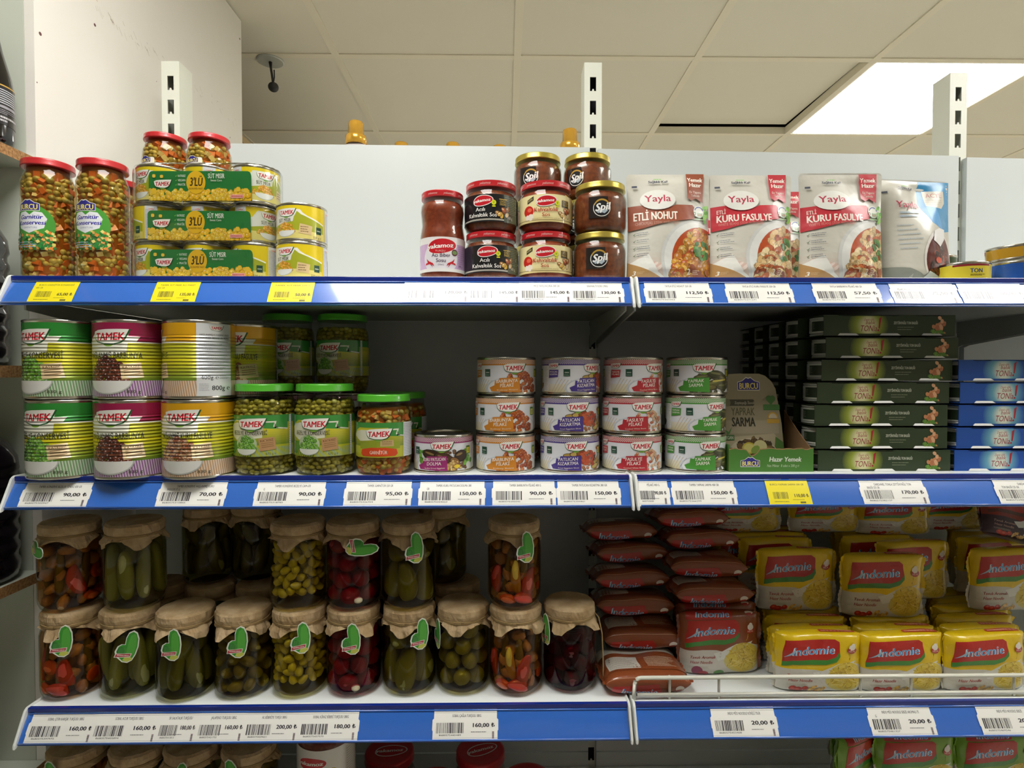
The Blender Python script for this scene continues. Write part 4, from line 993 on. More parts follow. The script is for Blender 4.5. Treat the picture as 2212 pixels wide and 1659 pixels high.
veg(gj, 'vegetables', GJ, [(.003, .034), (.082, .108)], mixk, rng, .0050); liquid(gj, GJ, .109, BR_A)
inst('label', wide_label(label_art('gar'), .0418, .030, 56, 68), gj)
gj.scale = (1, 1, .92); gj.location = at_px(829, -.342, Z2); gj.rotation_euler[2] = -.02
copy_tree(gj, 'green-lidded vegetable jar in the dark behind the one with the orange band', at_px(868, -.240, Z2), .1)

# ---- flat ready-meal cans
SR, SHh = .0462, .0590
def ex_eggplant(a, s0):
    X = lambda v: v+s0; a.z += 1; a.dz = .1
    for x, y, r_, c in ((-8, 25, 0, '#b89a4c'), (2, 28, .2, '#c4a85c'), (12, 29, .1, '#8c5a2c'), (40, 12, .8, '#c2a95a'), (46, 18, 1.0, '#b0904a'), (34, 20, .9, '#3a2418'), (50, 10, .6, '#a8843c'), (38, 6, .3, '#c8b46a')): a.ell(X(x), y, 8.5, 4.2, '#2c1c12', r_); a.ell(X(x), y, 7.6, 3.4, c, r_)
    for k in range(50): a.ell(X(22+a.rng.gauss(0, 8)), 19+a.rng.gauss(0, 6), 3, 2.6, a.rng.choice(['#a8402c', '#b84c30', '#98361f', '#c25a38']), a.rng.random(), 8)
    a.dz = 1
def ex_leaf(a, s0):
    X = lambda v: v+s0; a.z += 1; a.dz = .2
    for x, y, w, h, r_, c in ((2, 25, 15, 6, .1, '#4a4630'), (24, 30, 17, 7, -.15, '#3f4426'), (40, 22, 13, 8, -.3, '#564e34'), (18, 14, 18, 7, .2, '#5a5a2c'), (38, 10, 15, 7, .0, '#4a4a2a'), (50, 12, 9, 6, .4, '#3c3c34'), (10, 8, 14, 5, 0, '#6b6434')):
        a.ell(X(x), y, w, h, '#26281a', r_, 12); a.ell(X(x)-.5, y+.6, w*.93, h*.86, c, r_, 12); a.ell(X(x)-2, y+1.8, w*.6, h*.25, '#7a7a4c', r_, 10)
    a.poly([(X(16), 17), (X(44), 20), (X(44), 22.5), (X(17), 20)], '#cfc25a'); a.dz = 1
def ex_dolma(a, s0):
    X = lambda v: v+s0; a.z += 1; a.dz = .2
    for k in range(26): a.ell(X(a.rng.choice((-28, 42, 48))+a.rng.gauss(0, 4)), a.rng.uniform(10, 32), 5, 3.4, a.rng.choice(['#5f9c34', '#7cb84a', '#4c8428']), a.rng.uniform(0, 3), 7)
    for x, y, w, h, r_, c in ((-12, 26, 17, 9, -.3, '#3c2a1a'), (8, 20, 18, 9, -.4, '#4f3a24'), (34, 24, 12, 10, .3, '#3a261c'), (24, 14, 10, 7, -.7, '#8a6034')): a.ell(X(x), y, w, h, '#1e140e', r_, 14); a.ell(X(x), y+.6, w*.9, h*.84, c, r_, 14); a.ell(X(x)-3, y+3, w*.5, h*.2, '#8c7448', r_, 10)
    a.pile(X(22), 4, 22, 12, ['#c49a4c', '#a8702c', '#d8b870'], 2.2, 40, 1.2); a.ell(X(27), 7, 5, 3, '#e0c62c'); a.dz = 1
defs = [('kidney_bean_can', 'BARBUNYA|PİLAKİ', '#d2882c', ['#a84c1c', '#b85c24', '#943c16', '#c06a28'], 3.4, 'Kidney Beans', None, 'flat can of kidney beans with orange checked band', 1092, ((0, .10), (1, .02), (2, .20))),
        ('eggplant_can', 'PATLICAN|KIZARTMA', '#4b3c8c', ['#8c5a34', '#a8683c'], 3.0, 'Fried Eggplant Slices', ex_eggplant, 'flat can of fried eggplant with purple checked band', 1231, ((0, .02), (1, .10), (2, .62))),
        ('white_bean_stew_can', 'FASULYE|PİLAKİ', '#b8303a', ['#d6aa84', '#c89a70', '#e0bc98', '#c0603c'], 2.5, 'Cooked White Beans', None, 'flat can of white bean stew with red checked band', 1365, ((0, .04), (1, .10), (2, .52))),
        ('stuffed_leaf_can', 'YAPRAK|SARMA', '#4f9a3c', ['#5a5a2c', '#4a4a2a'], 3.0, '', ex_leaf, 'flat can of stuffed leaves with green checked band', 1502, ((0, .12), (1, .38), (2, -.15)))]
for nm, word, col, foods, sz, sub, ex, lab, px, rots in defs:
    t = tin(nm, lab+', bottom of its stack of three', 'can', SR, SHh, arts_small(col, word, foods, sz, sub, ex), M_tinp, 144, group=nm.replace('_', ' ')+'s')
    for k, rz in rots:
        loc = at_px(px+(0, -1, 2)[k], -.366+SR+.003*k, Z2+SHh*k+.0004*k)
        if k == 0: t.location = loc; t.rotation_euler[2] = rz
        else: copy_tree(t, lab+(', middle of its stack of three', ', top of its stack of three')[k-1], loc, rz)
    copy_tree(t, lab+', in the shade behind its stack', at_px(px+20, -.366+SR*3.3, Z2), .4)
t = tin('stuffed_eggplant_can', 'flat can of stuffed eggplant with magenta checked band, standing alone', 'can', SR, SHh, arts_small('#9c2f70', 'KURU PATLICAN|DOLMA', ['#6a4a2c'], 2.6, 'Stuffed Dried Eggplant', ex_dolma), M_tinp, 144)
t.location = at_px(958, -.366+SR, Z2); t.rotation_euler[2] = -.03

# ---- display carton with torn front
M_card = mat('kraft_card', '#a8825a', .85, bump=(120, .3, .001)); M_cardg = mat('green_card', '#4c8032', .55)
dc = thing('display_carton', 'green display carton of stuffed leaves with tall rounded back flap', 'carton', at_px(1667, -.352, Z2))
cw, cd, ch = .0655, .09, .036
bm = bmesh.new(); rg = random.Random(2)
box(bm, (-cw, 0, 0), (cw, cd, .0012)); box(bm, (-cw, 0, 0), (-cw+.0014, cd, ch+.006)); box(bm, (-cw, cd-.0014, 0), (cw, cd, .05))
mesh_obj('tray', bm, M_cardg, dc)
bm = bmesh.new()
prism(bm, [(0, 0), (cd, 0), (cd, .09), (cd*.55, .062), (cd*.3, .048), (.006, ch)], cw-.0014, cw, 'x'); fixn(bm); mesh_obj('side_flap', bm, M_card, dc)
bm = bmesh.new(); top = []
n = 30
for i in range(n+1):
    x = cw-2*cw*i/n; y = ch+rg.uniform(-.0012, .0012)
    if -.040 < x < -.018: y -= .010*math.sin((x+.040)/.022*PI)+rg.uniform(0, .001)
    top.append((x, y))
prism(bm, [(-cw, 0), (cw, 0)]+top, -.0012, 0, 'y'); fixn(bm); fo = mesh_obj('torn_front', bm, M_card, dc)
a = Art(); tp = [(x*1000, y*1000-1.3) for x, y in top]
a.poly([(-cw*1000, 0), (cw*1000, 0)]+tp, '#4a7f30')
burcu(a, -33, 13, 30); a.text('Hazır Yemek', 21, 16, 7, '#e3ead8', 2, fit=50, sh=.15); a.text('Net Miktar: 8 adet x 200 g ℮', 18, 7.5, 4, '#b8cca6', 1, fit=50, sh=.1)
inst('print', a.mesh('print', flat_map(.0015), m=M_print), fo)
bf = bpy.data.objects.new('back_flap', None); link(bf, dc); bf.location = (-.012, .030, .002); bf.rotation_euler = (-.13, 0, 0); bf.scale = (1, 1, 1.17)
fp = [(-50, 0), (50, 0), (47, 60), (40, 108), (34, 118), (24, 126), (14, 129), (-22, 129), (-40, 128), (-47, 122), (-51, 112)]
bm = bmesh.new(); prism(bm, [(x/1000, y/1000) for x, y in fp], 0, .0012, 'y'); fixn(bm); mesh_obj('flap', bm, M_card, bf)
a = Art(); a.poly(fp, '#9c9378'); a.poly([(-50, 0), (50, 0), (48, 30), (34, 46), (-50, 40)], '#b5aa8c'); a.poly([(30, 0), (50, 0), (48, 34), (36, 42)], '#4f7a34'); a.rect(-52, 46, 42, 64, '#a89e86')
burcu(a, -4, 112, 36)
a.rr(-42, 84, 4, 93, 3, '#4a4a3a'); a.ell(-40, 88.5, 5.5, 5.5, '#7a7a5c'); a.text('Zeytinyağı İlaveli', -12, 86.5, 3.6, '#b8b49c', 1, fit=32)
a.text('YAPRAK', -15, 71, 10.5, '#5a5c3c', 1, fit=38); a.text('SARMA', -15, 56, 12, '#2f2f22', 2, fit=38)
a.ell(28, 94, 4.5, 4.5, '#4c8040'); a.ell(34, 94, 4.5, 4.5, '#4c8040'); a.poly([(23.6, 93), (38.4, 93), (31, 85)], '#4c8040'); a.rr(18, 78, 45, 86, 1.5, '#4c8040'); a.ell(33, 67, 8.5, 8.5, '#c8a03c', a0=0, a1=PI); a.ell(33, 67, 6.6, 6.6, '#c9c0a4', a0=0, a1=PI); a.rr(23, 60, 43, 66, 1, '#c8a03c')
a.text('VEGAN', -40, 38, 4.4, '#d8dccb', 1, fit=15); a.poly([(-49, 36.5), (-31, 36.5), (-31, 44), (-49, 44)], '#3d6f38'); a.text('VEGAN', -40, 38, 4.4, '#d8dccb', 1, fit=15); a.poly([(-42, 44), (-46, 52), (-40, 48), (-34, 55), (-38, 46)], '#4c8a44')
a.ell(-2, 18, 40, 22, '#c9c1a6', n=24); a.pile(-2, 4, 72, 30, ['#5a4424', '#6c5430', '#4a3a22', '#7a6438', '#3a2c1c'], 5, 90, 2.2, hl=.2, flat=0)
a.ell(-8, 26, 11, 8, '#c8b83c', n=20); a.ell(-8, 26, 8.5, 6, '#d8d07a', n=20); a.ell(10, 28, 11, 9, '#cfc890', n=20); a.ell(2, 24, 8, 5, '#8aa84c', .5, n=9)
inst('print', a.mesh('print', flat_map(.0003), m=M_print), bf)

# ---- tuna sleeves
M_alu = mat('tuna_tin_white', '#c8ccc4', .35, .3)
def sleeve_art(base, glow0, glow1, sub):
    a = Art(); W = 104; H = 32.5
    a.rect(-W, 0, W, H, base)
    g = [lin(base), lin(glow0), lin(glow1)]
    for i in range(12):
        t_ = i/11; c = tuple(p+(q-p)*min(1, t_*1.6) for p, q in zip(g[0], g[1])) if t_ < .6 else tuple(p+(q-p)*(t_-.6)/.4 for p, q in zip(g[1], g[2]))
        rx = 34*(1-t_*.72); P = [(-34+rx*math.cos(u), min(H, max(0, 16+30*(1-t_*.6)*math.sin(u)))) for u in [j*2*PI/26 for j in range(26)]]
        a.poly(P, c)
    a.text('Deniz aşkı', -33, 23.5, 3.6, '#b04a50', 0, fit=16, rot=.05, sh=.3); a.text('balık', -31, 18, 5.6, '#a83c44', 0, fit=15, sh=.25)
    a.text('TONla', -34, 7, 9, '#9c2c34', 0, fit=27, sh=.2); a.poly([(-18, 12), (-17, 27), (-13, 30), (-16, 11)], '#b02834'); a.ell(-18.5, 8.5, 1.4, 1.6, '#b02834')
    a.text('ZEYTİNYAĞLI TON BALIĞI', 25, 18, 4, '#c9cfba', 2, fit=38); a.lines(12, 8, 40, 15, 2, '#8a9478', 1.0)
    for k in range(26): a.ell(76+a.rng.gauss(0, 5), 15+a.rng.gauss(0, 5), 3.6, 2.8, a.rng.choice(['#c98a5c', '#d89c70', '#b8744c', '#e0ae84']), a.rng.uniform(0, 3), 7); a.z -= .8
    for k in range(14): a.ell(76+a.rng.uniform(-10, 10), 6+a.rng.gauss(0, 1.2), 3, 2, a.rng.choice(['#6a9a3a', '#5a8a30']), a.rng.uniform(0, 3), 7); a.z -= .8
    return a
def sleeve_mesh(base):
    """folded card sleeve with notches along the lower and upper front edges"""
    bm = bmesh.new(); W = .104; H = .0325; D = .066; n = 3; y = 0
    notch = [(-.066, .017), (0, .017), (.066, .017)]
    pts = [(-W, .0)]
    for c, w in notch: pts += [(c-w, 0), (c-w+.005, .0032), (c+w-.005, .0032), (c+w, 0)]
    pts += [(W, 0), (W, H)]
    for c, w in notch[::-1]: pts += [(c+w, H), (c+w-.004, H-.0016), (c-w+.004, H-.0016), (c-w, H)]
    pts += [(-W, H)]
    prism(bm, pts, 0, .0006, 'y')
    box(bm, (-W, .0006, H-.0006), (W, D, H)); box(bm, (-W, .0006, 0), (W, D, .0006)); box(bm, (-W, D, 0), (W, D+.0006, H)); fixn(bm)
    return bm, pts
def make_sleeve(name, label, base, art, cat='tuna pack', grp=None, endm=None):
    H_ = .0325; t = thing(name, label, cat, group=grp)
    bm, pts = sleeve_mesh(base); s_ = mesh_obj('sleeve', bm, mat(name+'_card', base, .5), t)
    me = art.mesh('print', flat_map(.0003), clip=(-103.8, 3.2, 103.8, 32.2-1.4), m=M_print); inst('print', me, s_)
    for x in (-.0675, 0, .0675):
        bm = bmesh.new(); r = .0325
        lathe(bm, [(0, .001), (r-.002, .001), (r, .0025), (r*1.01, .0035), (r-.001, .005), (r-.001, .0275), (r*1.01, .0290), (r, .0305), (r-.003, .0315), (r-.004, .030), (0, .030)], 36)
        o = mesh_obj('tuna_tin', bm, M_alu, t, smooth=True, loc=(x*1.06 if x else 0, .0335, 0))
    bm = bmesh.new(); prism(bm, [(-.0165, .0004), (.0165, .0004), (.0125, .0038), (-.0125, .0038)], -.0022, -.0012, 'y'); fixn(bm)  # white tab added to stand for light caught on the tin rims
    for v in bm.verts: v.co.y += (v.co.z-.0004)*.55
    o = mesh_obj('rim_light_tab', bm, M_capw, s_, loc=(-.066, 0, 0))
    for c_ in (0, .066): inst('rim_light_tab', o.data, s_, (c_, 0, 0))
    # white rims of the tins showing in the notches, printed end of the outer tin
    a = Art(); a.rect(-102, 0, 102, 21, '#2b3a26' if base[1] < '5' else '#1d3f86'); a.rect(-102, 0, 102, 2.5, '#d6d8cf'); a.rect(-102, 18.5, 102, 21, '#cfd1c6'); a.rect(-48, 0, -22, 21, '#cdd0c8'); a.rect(20, 0, 48, 21, '#cdd0c8')
    for k in range(4): a.lines(-95+k*50, 4, -60+k*50, 16, 6, '#8f9a86', .7)
    me = wrap_mesh(a, 'tin_label', .0325, .0058, 101, 21, M_tinp, 36)
    for c in t.children:
        if c.name.startswith('tuna_tin'): inst('tin_label', me, c); c.children[0].rotation_euler[2] = -.9
    return t
gs = make_sleeve('green_tuna_pack', 'dark green tuna pack, lowest of the front stack', '#2e3f22', sleeve_art('#2e3f22', '#9aa838', '#e3dfae', ''), grp='dark green tuna packs')
xs = [1912, 1906, 1904, 1908, 1916, 1926, 1920]; ords = ['lowest', 'second from the bottom', 'third from the bottom', 'fourth from the bottom', 'fifth from the bottom', 'second from the top', 'topmost']
SP = .0352
def sleeve_at(px, Y, z): return at_px(px, Y, z)
gs.location = sleeve_at(1912, -.350, Z2)
for k in range(1, 7): copy_tree(gs, f'dark green tuna pack, {ords[k]} of the front stack', sleeve_at(xs[k], -.350+.0015*k, Z2+SP*k), (0, .01, -.01, .0, .012, -.008, .0)[k])
for r_ in range(1, 5):
    w_ = ['second', 'third', 'fourth', 'hindmost'][r_-1]
    for k in range(3, 7):
        copy_tree(gs, f'dark green tuna pack in the {w_} stack behind, {ords[k]}', (gs.location.x+.004*r_, -.350+.0715*r_, Z2+SP*k) if r_ < 5 else 0, 0)
    for k in range(0, 3): copy_tree(gs, f'dark green tuna pack in the {w_} stack behind, {ords[k]}', (gs.location.x+.004*r_, -.350+.0715*r_, Z2+SP*k), 0)
blu = make_sleeve('blue_tuna_pack', 'bright blue tuna pack, lowest of its stack', '#1550a8', sleeve_art('#1550a8', '#6fb0c4', '#dfe8d8', ''), grp='blue tuna packs')
bxs = [2225, 2228, 2233, 2236, 2232]
bo = ['lowest', 'second from the bottom', 'middle one', 'second from the top', 'topmost']
for k in range(5):
    loc = (sleeve_at(1904, 0, 0)[0]*0 + at(2062+(2, 6, 10, 12, 8)[k], 829.5, -.350).x+.104, -.350, Z2+SP*k)
    if k == 0: blu.location = loc
    else: copy_tree(blu, f'bright blue tuna pack, {bo[k]} of its stack', loc, 0)
for k in range(3): copy_tree(blu, f'bright blue tuna pack of the stack behind, {bo[k]}', (blu.location.x, -.28, Z2+SP*k), 0)

for px, s in ((623, 'left'), (741, 'right')):
    for k in (0, 1): copy_tree(t, f'flat can in the dark, {("lower", "upper")[k]} of the two under the {s} shaded pea jar', at_px(px, -.205, Z2+SHh*k+.0003*k), 2.2+k, group='cans under the shaded pea jars')
# ================================================================== LOWER SHELF: pickles in paper-capped jars
M_kraft = mat('kraft_paper', '#c6ad86', .9, noise=(40, '#b0956c', .4, .62), bump=(110, .8, .003))
M_twine = mat('twine', '#a88f62', .9, bump=(900, .6, .0006))
M_pglass = thin_mat('pickle_glass', '#f4f6f2', 1, .02, 1.5)
KP = [(.033, 0), (.040, .003), (.0430, .012), (.0435, .020), (.0435, .103), (.0415, .112), (.0380, .118), (.0375, .122), (.0375, .134)]
def kraft_cap(seed):
    rg = random.Random(seed); bm = bmesh.new(); seg = 72; ph = [rg.uniform(0, 6) for _ in range(6)]; rot = rg.uniform(0, 1.5)
    base = [(.0, .1432), (.018, .1436), (.031, .1434), (.0385, .1425), (.0413, .139), (.0418, .131), (.0408, .1255), (.0392, .1228), (.0398, .1205), (.0425, .117), (.0450, .112)]
    rings = []
    for k, (r, z) in enumerate(base):
        if k == 0: rings.append([bm.verts.new((0, 0, z))]); continue
        ring = []
        for i in range(seg):
            t = 2*PI*i/seg; c = max(abs(math.cos(t+rot)), abs(math.sin(t+rot))); L = max(.0035, min(.019, .0600/c-.0565))
            wv = .0009*math.sin(5*t+ph[0])+.0007*math.sin(11*t+ph[1])+.0006*math.sin(17*t+ph[2])+rg.uniform(-.0006, .0006)
            rr, zz = r, z
            if k >= 9:
                f = (k-8)/2; zz = .1205-L*f; rr = .0400+(.0058+.003*math.sin(7*t+ph[3]))*f*min(1, L/.012)
                rr = max(rr, .0442 if zz < .112 else .0405)
            amp = (0, .1, .2, .5, .7, .9, .6, .2, .5, 1.6, 2.4)[k]
            if k in (1, 2): zz += .0005*math.sin(3*t+ph[4])*k
            ring.append(bm.verts.new(((rr+wv*amp)*math.sin(t), -(rr+wv*amp)*math.cos(t), zz+wv*.4*(k > 3))))
        rings.append(ring)
    for a_, b_ in zip(rings, rings[1:]):
        for i in range(seg):
            j = (i+1) % seg
            bm.faces.new((a_[0], b_[j], b_[i])) if len(a_) == 1 else bm.faces.new((a_[i], a_[j], b_[j], b_[i]))
    me = bpy.data.meshes.new('paper_cap'); bm.to_mesh(me); bm.free(); me.materials.append(M_kraft); return me
CAPS = [kraft_cap(i) for i in range(6)]
def loop_pts(r, z, n=36, seed=0): 
    rg = random.Random(seed); return [(r*math.sin(2*PI*i/n), -r*math.cos(2*PI*i/n), z+rg.uniform(-.0002, .0002)) for i in range(n+1)]
bm = bmesh.new(); tube(bm, loop_pts(.0407, .1236), .0011, 6); tube(bm, loop_pts(.0406, .1216), .0011, 6)
me_tw = bpy.data.meshes.new('twine'); bm.to_mesh(me_tw); bm.free(); me_tw.materials.append(M_twine)
# plain gherkin-shaped swing tag with a red band
tg = [(-2, 0), (6, -1), (12, 4), (15, 14), (16, 28), (14, 42), (9, 52), (3, 55), (-3, 51), (-5, 42), (-4, 30), (-9, 30), (-14, 26), (-16, 17), (-13, 9), (-7, 4)]
a = Art(); a.poly(tg, '#e6ebdf')
a.poly([(x*.87+.3, y*.93+1.8) for x, y in tg], '#3f9a34'); a.poly([(1, 10), (8, 6), (12, 16), (12.5, 30), (10, 44), (6, 50), (1, 46), (0, 34)], '#58b043')
a.ell(-7.5, 18, 5.6, 7.5, '#2c7a34', .2); a.poly([(-2, 3), (5, 1), (12, 5), (10, 9), (0, 8)], '#c9cf5c')
a.poly([(-15, 7), (8, 9), (9, 16), (-14, 14)], '#efe7e0'); a.poly([(-14, 8), (7, 10), (8, 15), (-13, 13)], '#b8404a'); a.lines(-11, 10, 6, 13, 1, '#f0dcd4', 1.6, 0)
for k in range(7): a.poly([(-11+k*1.6, 14), (-10.3+k*1.6, 14), (-9.2+k*1.6, 24), (-9.9+k*1.6, 24)], '#5aa34c')
me_tag = a.mesh('print', flat_map(.0005), m=M_print)
bm = bmesh.new(); prism(bm, [(x/1000, y/1000) for x, y in tg], -.0003, .0002, 'y'); fixn(bm); me_tb = bpy.data.meshes.new('paper_tag'); bm.to_mesh(me_tb); bm.free(); me_tb.materials.append(M_capw)
def sphere_mesh(name, m, bump=0, sub=3):
    bm = bmesh.new(); bmesh.ops.create_icosphere(bm, subdivisions=sub, radius=1); rg = random.Random(4)
    for v in bm.verts: v.co *= 1+rg.uniform(-bump, bump)
    me = bpy.data.meshes.new(name); bm.to_mesh(me); bm.free(); me.materials.append(m); me.shade_smooth(); return me
def gherkin_mesh(name, m, sub=3, bend=.25, taper=.35):
    bm = bmesh.new(); bmesh.ops.create_icosphere(bm, subdivisions=sub, radius=1); rg = random.Random(6)
    for v in bm.verts:
        z = v.co.z; k = (1-abs(z)**3)**.33 if abs(z) < 1 else 0; r_ = math.hypot(v.co.x, v.co.y)
        if r_ > 1e-5: s = (k/r_)*(1-taper*max(0, z))*(1+rg.uniform(-.035, .035)); v.co.x *= s; v.co.y *= s
        v.co.x += bend*(z*z-.3)
    me = bpy.data.meshes.new(name); bm.to_mesh(me); bm.free(); me.materials.append(m); me.shade_smooth(); return me
def vm(n, c, c2, rough=.35): return mat(n, c, rough, coat=.3, noise=(70, c2, .35, .65))
MG = {k: vm(k, c, c2) for k, c, c2 in (('pickle_dark', '#86822e', '#66641f'), ('pickle_light', '#a3a062', '#828046'), ('pickle_olive', '#8f8026', '#705f16'), ('pepper_yellow', '#d8c94e', '#bda934'),
      ('pepper_red', '#a81c2c', '#7c121e'), ('green_olive', '#989048', '#787234'), ('cabbage', '#cfae86', '#ad8858'), ('carrot', '#e86a24', '#c8541a'), ('beet', '#701428', '#480a18'), ('garlic', '#e6dcc0', '#d2c4a0'), ('pepper_slice', '#d84430', '#b03424'), ('yellow_slice', '#d6b22c', '#b8962a'))}
me_gd = gherkin_mesh('gherkin', MG['pickle_dark']); me_gl = gherkin_mesh('gherkin', MG['pickle_light'], bend=.1, taper=.1); me_jal = gherkin_mesh('pepper_piece', MG['pickle_olive'], bend=.5)
me_yel = gherkin_mesh('yellow_pepper', MG['pepper_yellow'], 2, .15, .55); me_red = sphere_mesh('cherry_pepper', MG['pepper_red'], .03); me_ol = sphere_mesh('green_almond', MG['green_olive'], .03)
me_cab = sphere_mesh('cabbage_piece', MG['cabbage'], .12); me_car = sphere_mesh('carrot_slice', MG['carrot'], .02); me_beet = sphere_mesh('beet_piece', MG['beet'], .08); me_gar = sphere_mesh('garlic_clove', MG['garlic'], .04)
me_ps = gherkin_mesh('pepper_strip', MG['pepper_slice'], bend=.4); me_ys = gherkin_mesh('pepper_strip', MG['yellow_slice'], bend=.3); me_gs = gherkin_mesh('pickle_strip', MG['pickle_dark'], bend=.1, taper=.1)
BRINE = {k: thin_mat('pickle_brine_'+k, c, .0) for k, c in (('olive', '#d6cc8c'), ('dark', '#c9c48a'), ('light', '#d6d4a8'), ('yellow', '#e4dc9c'), ('red', '#d0808a'), ('amber', '#dcbc88'), ('beet', '#a84058'))}
def piece(t, me, c, s, rot, name=None):
    o = inst(name or me.name.split('.')[0], me, t, c); o.scale = s; o.rotation_euler = rot; return o
def ringfill(t, me, n, R, z, s, rg, tilt=.15, a0=0, zj=.003):
    for i in range(n):
        a_ = a0+2*PI*(i+rg.uniform(-.12, .12))/n; k = rg.uniform(.9, 1.08)
        piece(t, me, (R*math.sin(a_), -R*math.cos(a_), z+rg.uniform(-zj, zj)), (s[0]*k, s[1]*k, s[2]*rg.uniform(.9, 1.05)), (rg.uniform(-tilt, tilt), rg.uniform(-tilt, tilt), rg.uniform(0, 6)))
def pickle_jar(kind, name, label, seed, group):
    rg = random.Random(seed); t = thing(name, label, 'jar', group=group)
    bm = bmesh.new(); lathe(bm, KP, 48); mesh_obj('glass', bm, M_pglass, t, smooth=True)
    br = {'mixed': 'amber', 'long': 'light', 'dark': 'dark', 'jalapeno': 'olive', 'yellow': 'yellow', 'red': 'red', 'gherkin': 'olive', 'almond': 'olive', 'beet': 'beet', 'mixed2': 'amber'}[kind]
    bm = bmesh.new(); lathe(bm, [(0, .004), (.034, .004), (.0398, .010), (.0420, .018), (.0422, .102), (.040, .110), (.0365, .116), (0, .116)], 48); mesh_obj('brine', bm, BRINE[br], t, smooth=True)
    if kind == 'long':
        ringfill(t, me_gl, 7, .0295, .060, (.0115, .0115, .046), rg, .16); ringfill(t, me_gl, 3, .011, .062, (.011, .011, .045), rg, .05, 1)
    elif kind == 'dark':
        ringfill(t, me_gd, 7, .0285, .050, (.0115, .0115, .036), rg, .22); ringfill(t, me_gd, 6, .027, .088, (.0105, .0105, .024), rg, .5, .4); ringfill(t, me_gd, 3, .010, .055, (.011, .011, .04), rg, .05, 1)
    elif kind == 'gherkin':
        ringfill(t, me_gd, 5, .0235, .046, (.0185, .0175, .036), rg, .18); ringfill(t, me_gd, 5, .0255, .094, (.0145, .0145, .020), rg, 1.0, .6)
    elif kind == 'jalapeno':
        for k in range(5): ringfill(t, me_jal, 9, .031, .020+k*.021, (.0085, .0085, .013), rg, 1.3, k*.3)
        for k in range(4): ringfill(t, me_jal, 4, .013, .022+k*.024, (.010, .010, .014), rg, 1.3, k*.3)
    elif kind == 'yellow':
        for k in range(7): ringfill(t, me_yel, 13, .0325, .030+k*.0125, (.0066, .0066, .0100), rg, 1.2, k*.25, .004)
        for k in range(4): ringfill(t, me_yel, 6, .020, .032+k*.019, (.0075, .0075, .011), rg, 1.2, k*.3)
    elif kind == 'red':
        for k in range(4): ringfill(t, me_red, 6, .0270, .024+k*.026, (.0145, .0145, .0140), rg, .5, k*.45)
        piece(t, me_gar, (.012, -.038, .018), (.007, .004, .0055), (0, 0, .3)); piece(t, me_red, (0, 0, .06), (.016, .016, .045), (0, 0, 0))
    elif kind == 'almond':
        for k in range(4): ringfill(t, me_ol, 6, .0262, .026+k*.027, (.0150, .0140, .0140), rg, .5, k*.5)
        piece(t, me_ol, (0, 0, .06), (.013, .013, .045), (0, 0, 0))
    elif kind == 'beet':
        for k in range(4): ringfill(t, me_beet, 6, .0280, .022+k*.025, (.015, .012, .014), rg, .7, k*.5)
        piece(t, me_beet, (0, 0, .06), (.024, .024, .05), (0, 0, 0))
    else:
        for k in range(5): ringfill(t, me_cab, 7, .0295, .016+k*.021, (.0115, .007, .0105), rg, .9, k*.5)
        ringfill(t, me_gs, 6, .030, .062, (.007, .0065, .036), rg, .18, .3)
        for a_, z_, m_, s_ in ((-.25, .055, me_car if kind == 'mixed' else me_ys, (.013, .006, .012) if kind == 'mixed' else (.008, .006, .03)), (.35, .045, me_ps, (.011, .006, .024)), (-1.2, .05, me_ps, (.011, .006, .026)), (1.4, .03, me_car, (.012, .005, .012)), (.1, .02, me_ps, (.016, .007, .010)), (-.6, .018, me_car, (.014, .006, .008)), (2.6, .06, me_ps, (.01, .006, .03)), (1.9, .08, me_ys, (.008, .006, .024))):
            piece(t, m_, (.0365*math.sin(a_), -.0365*math.cos(a_), z_), s_, (rg.uniform(-.2, .2), rg.uniform(-.3, .3), a_))
        piece(t, me_cab, (0, 0, .06), (.02, .02, .05), (0, 0, 0))
    cp = inst('paper_cap', CAPS[seed % 6], t); cp.rotation_euler[2] = seed*1.3
    tw = inst('twine', me_tw, t)
    return t
def add_tag(t, ang, tilt=0, z=.072, yaw=None, R=.0475):
    o = inst('paper_tag', me_tb, t, (R*math.sin(ang), -R*math.cos(ang), z)); o.rotation_euler = (.02, tilt, ang if yaw is None else yaw); o.scale = (.94, 1, .94)
    p = inst('print', me_tag, o); return o
JY = -.3300; JS = (.97, .97, .925)
jars = {}
protos = [('mixed', 'mixed_pickle_jar', 'mixed pickles with carrot and cabbage', 150, 0, -.10), ('long', 'cucumber_pickle_jar', 'pale long cucumber pickles', 276, .0, .0), ('dark', 'cucumber_pickle_jar', 'dark green cucumber pickles', 396, -.008, -.25),
          ('jalapeno', 'pepper_pickle_jar', 'sliced olive-green peppers', 521, -.002, -.05), ('yellow', 'yellow_pepper_jar', 'small yellow peppers', 644, .0, .15), ('red', 'cherry_pepper_jar', 'red cherry peppers', 762, .002, .02), ('gherkin', 'gherkin_jar', 'fat gherkins', 882, .004, .38),
          ('almond', 'green_almond_jar', 'round green almonds', 999, .006, -1.0), ('mixed2', 'mixed_pickle_jar', 'mixed pickles and pepper strips', 1114, .002, None), ('beet', 'beet_pickle_jar', 'deep red beets', 1231, .008, -.95)]
for i, (kind, nm, desc, px, dy, tagang) in enumerate(protos):
    t = pickle_jar(kind, nm, f'paper-capped jar of {desc}, in the front row on the shelf', i+3, 'paper-capped pickle jars')
    t.location = at_px(px, JY+dy, Z3); t.scale = JS; jars[kind] = t
    view = math.atan2(t.location.x, t.location.y-CAM.y)   # seen from the aisle
    if tagang is not None: add_tag(t, tagang-view*.6, (.1, .25, .05, .08, 0, -.05, .05, .1, 0, -.05)[i], (.078, .068, .076, .076, .080, .078, .082, .078, 0, .080)[i], None if abs(tagang) < .9 else -1.15)
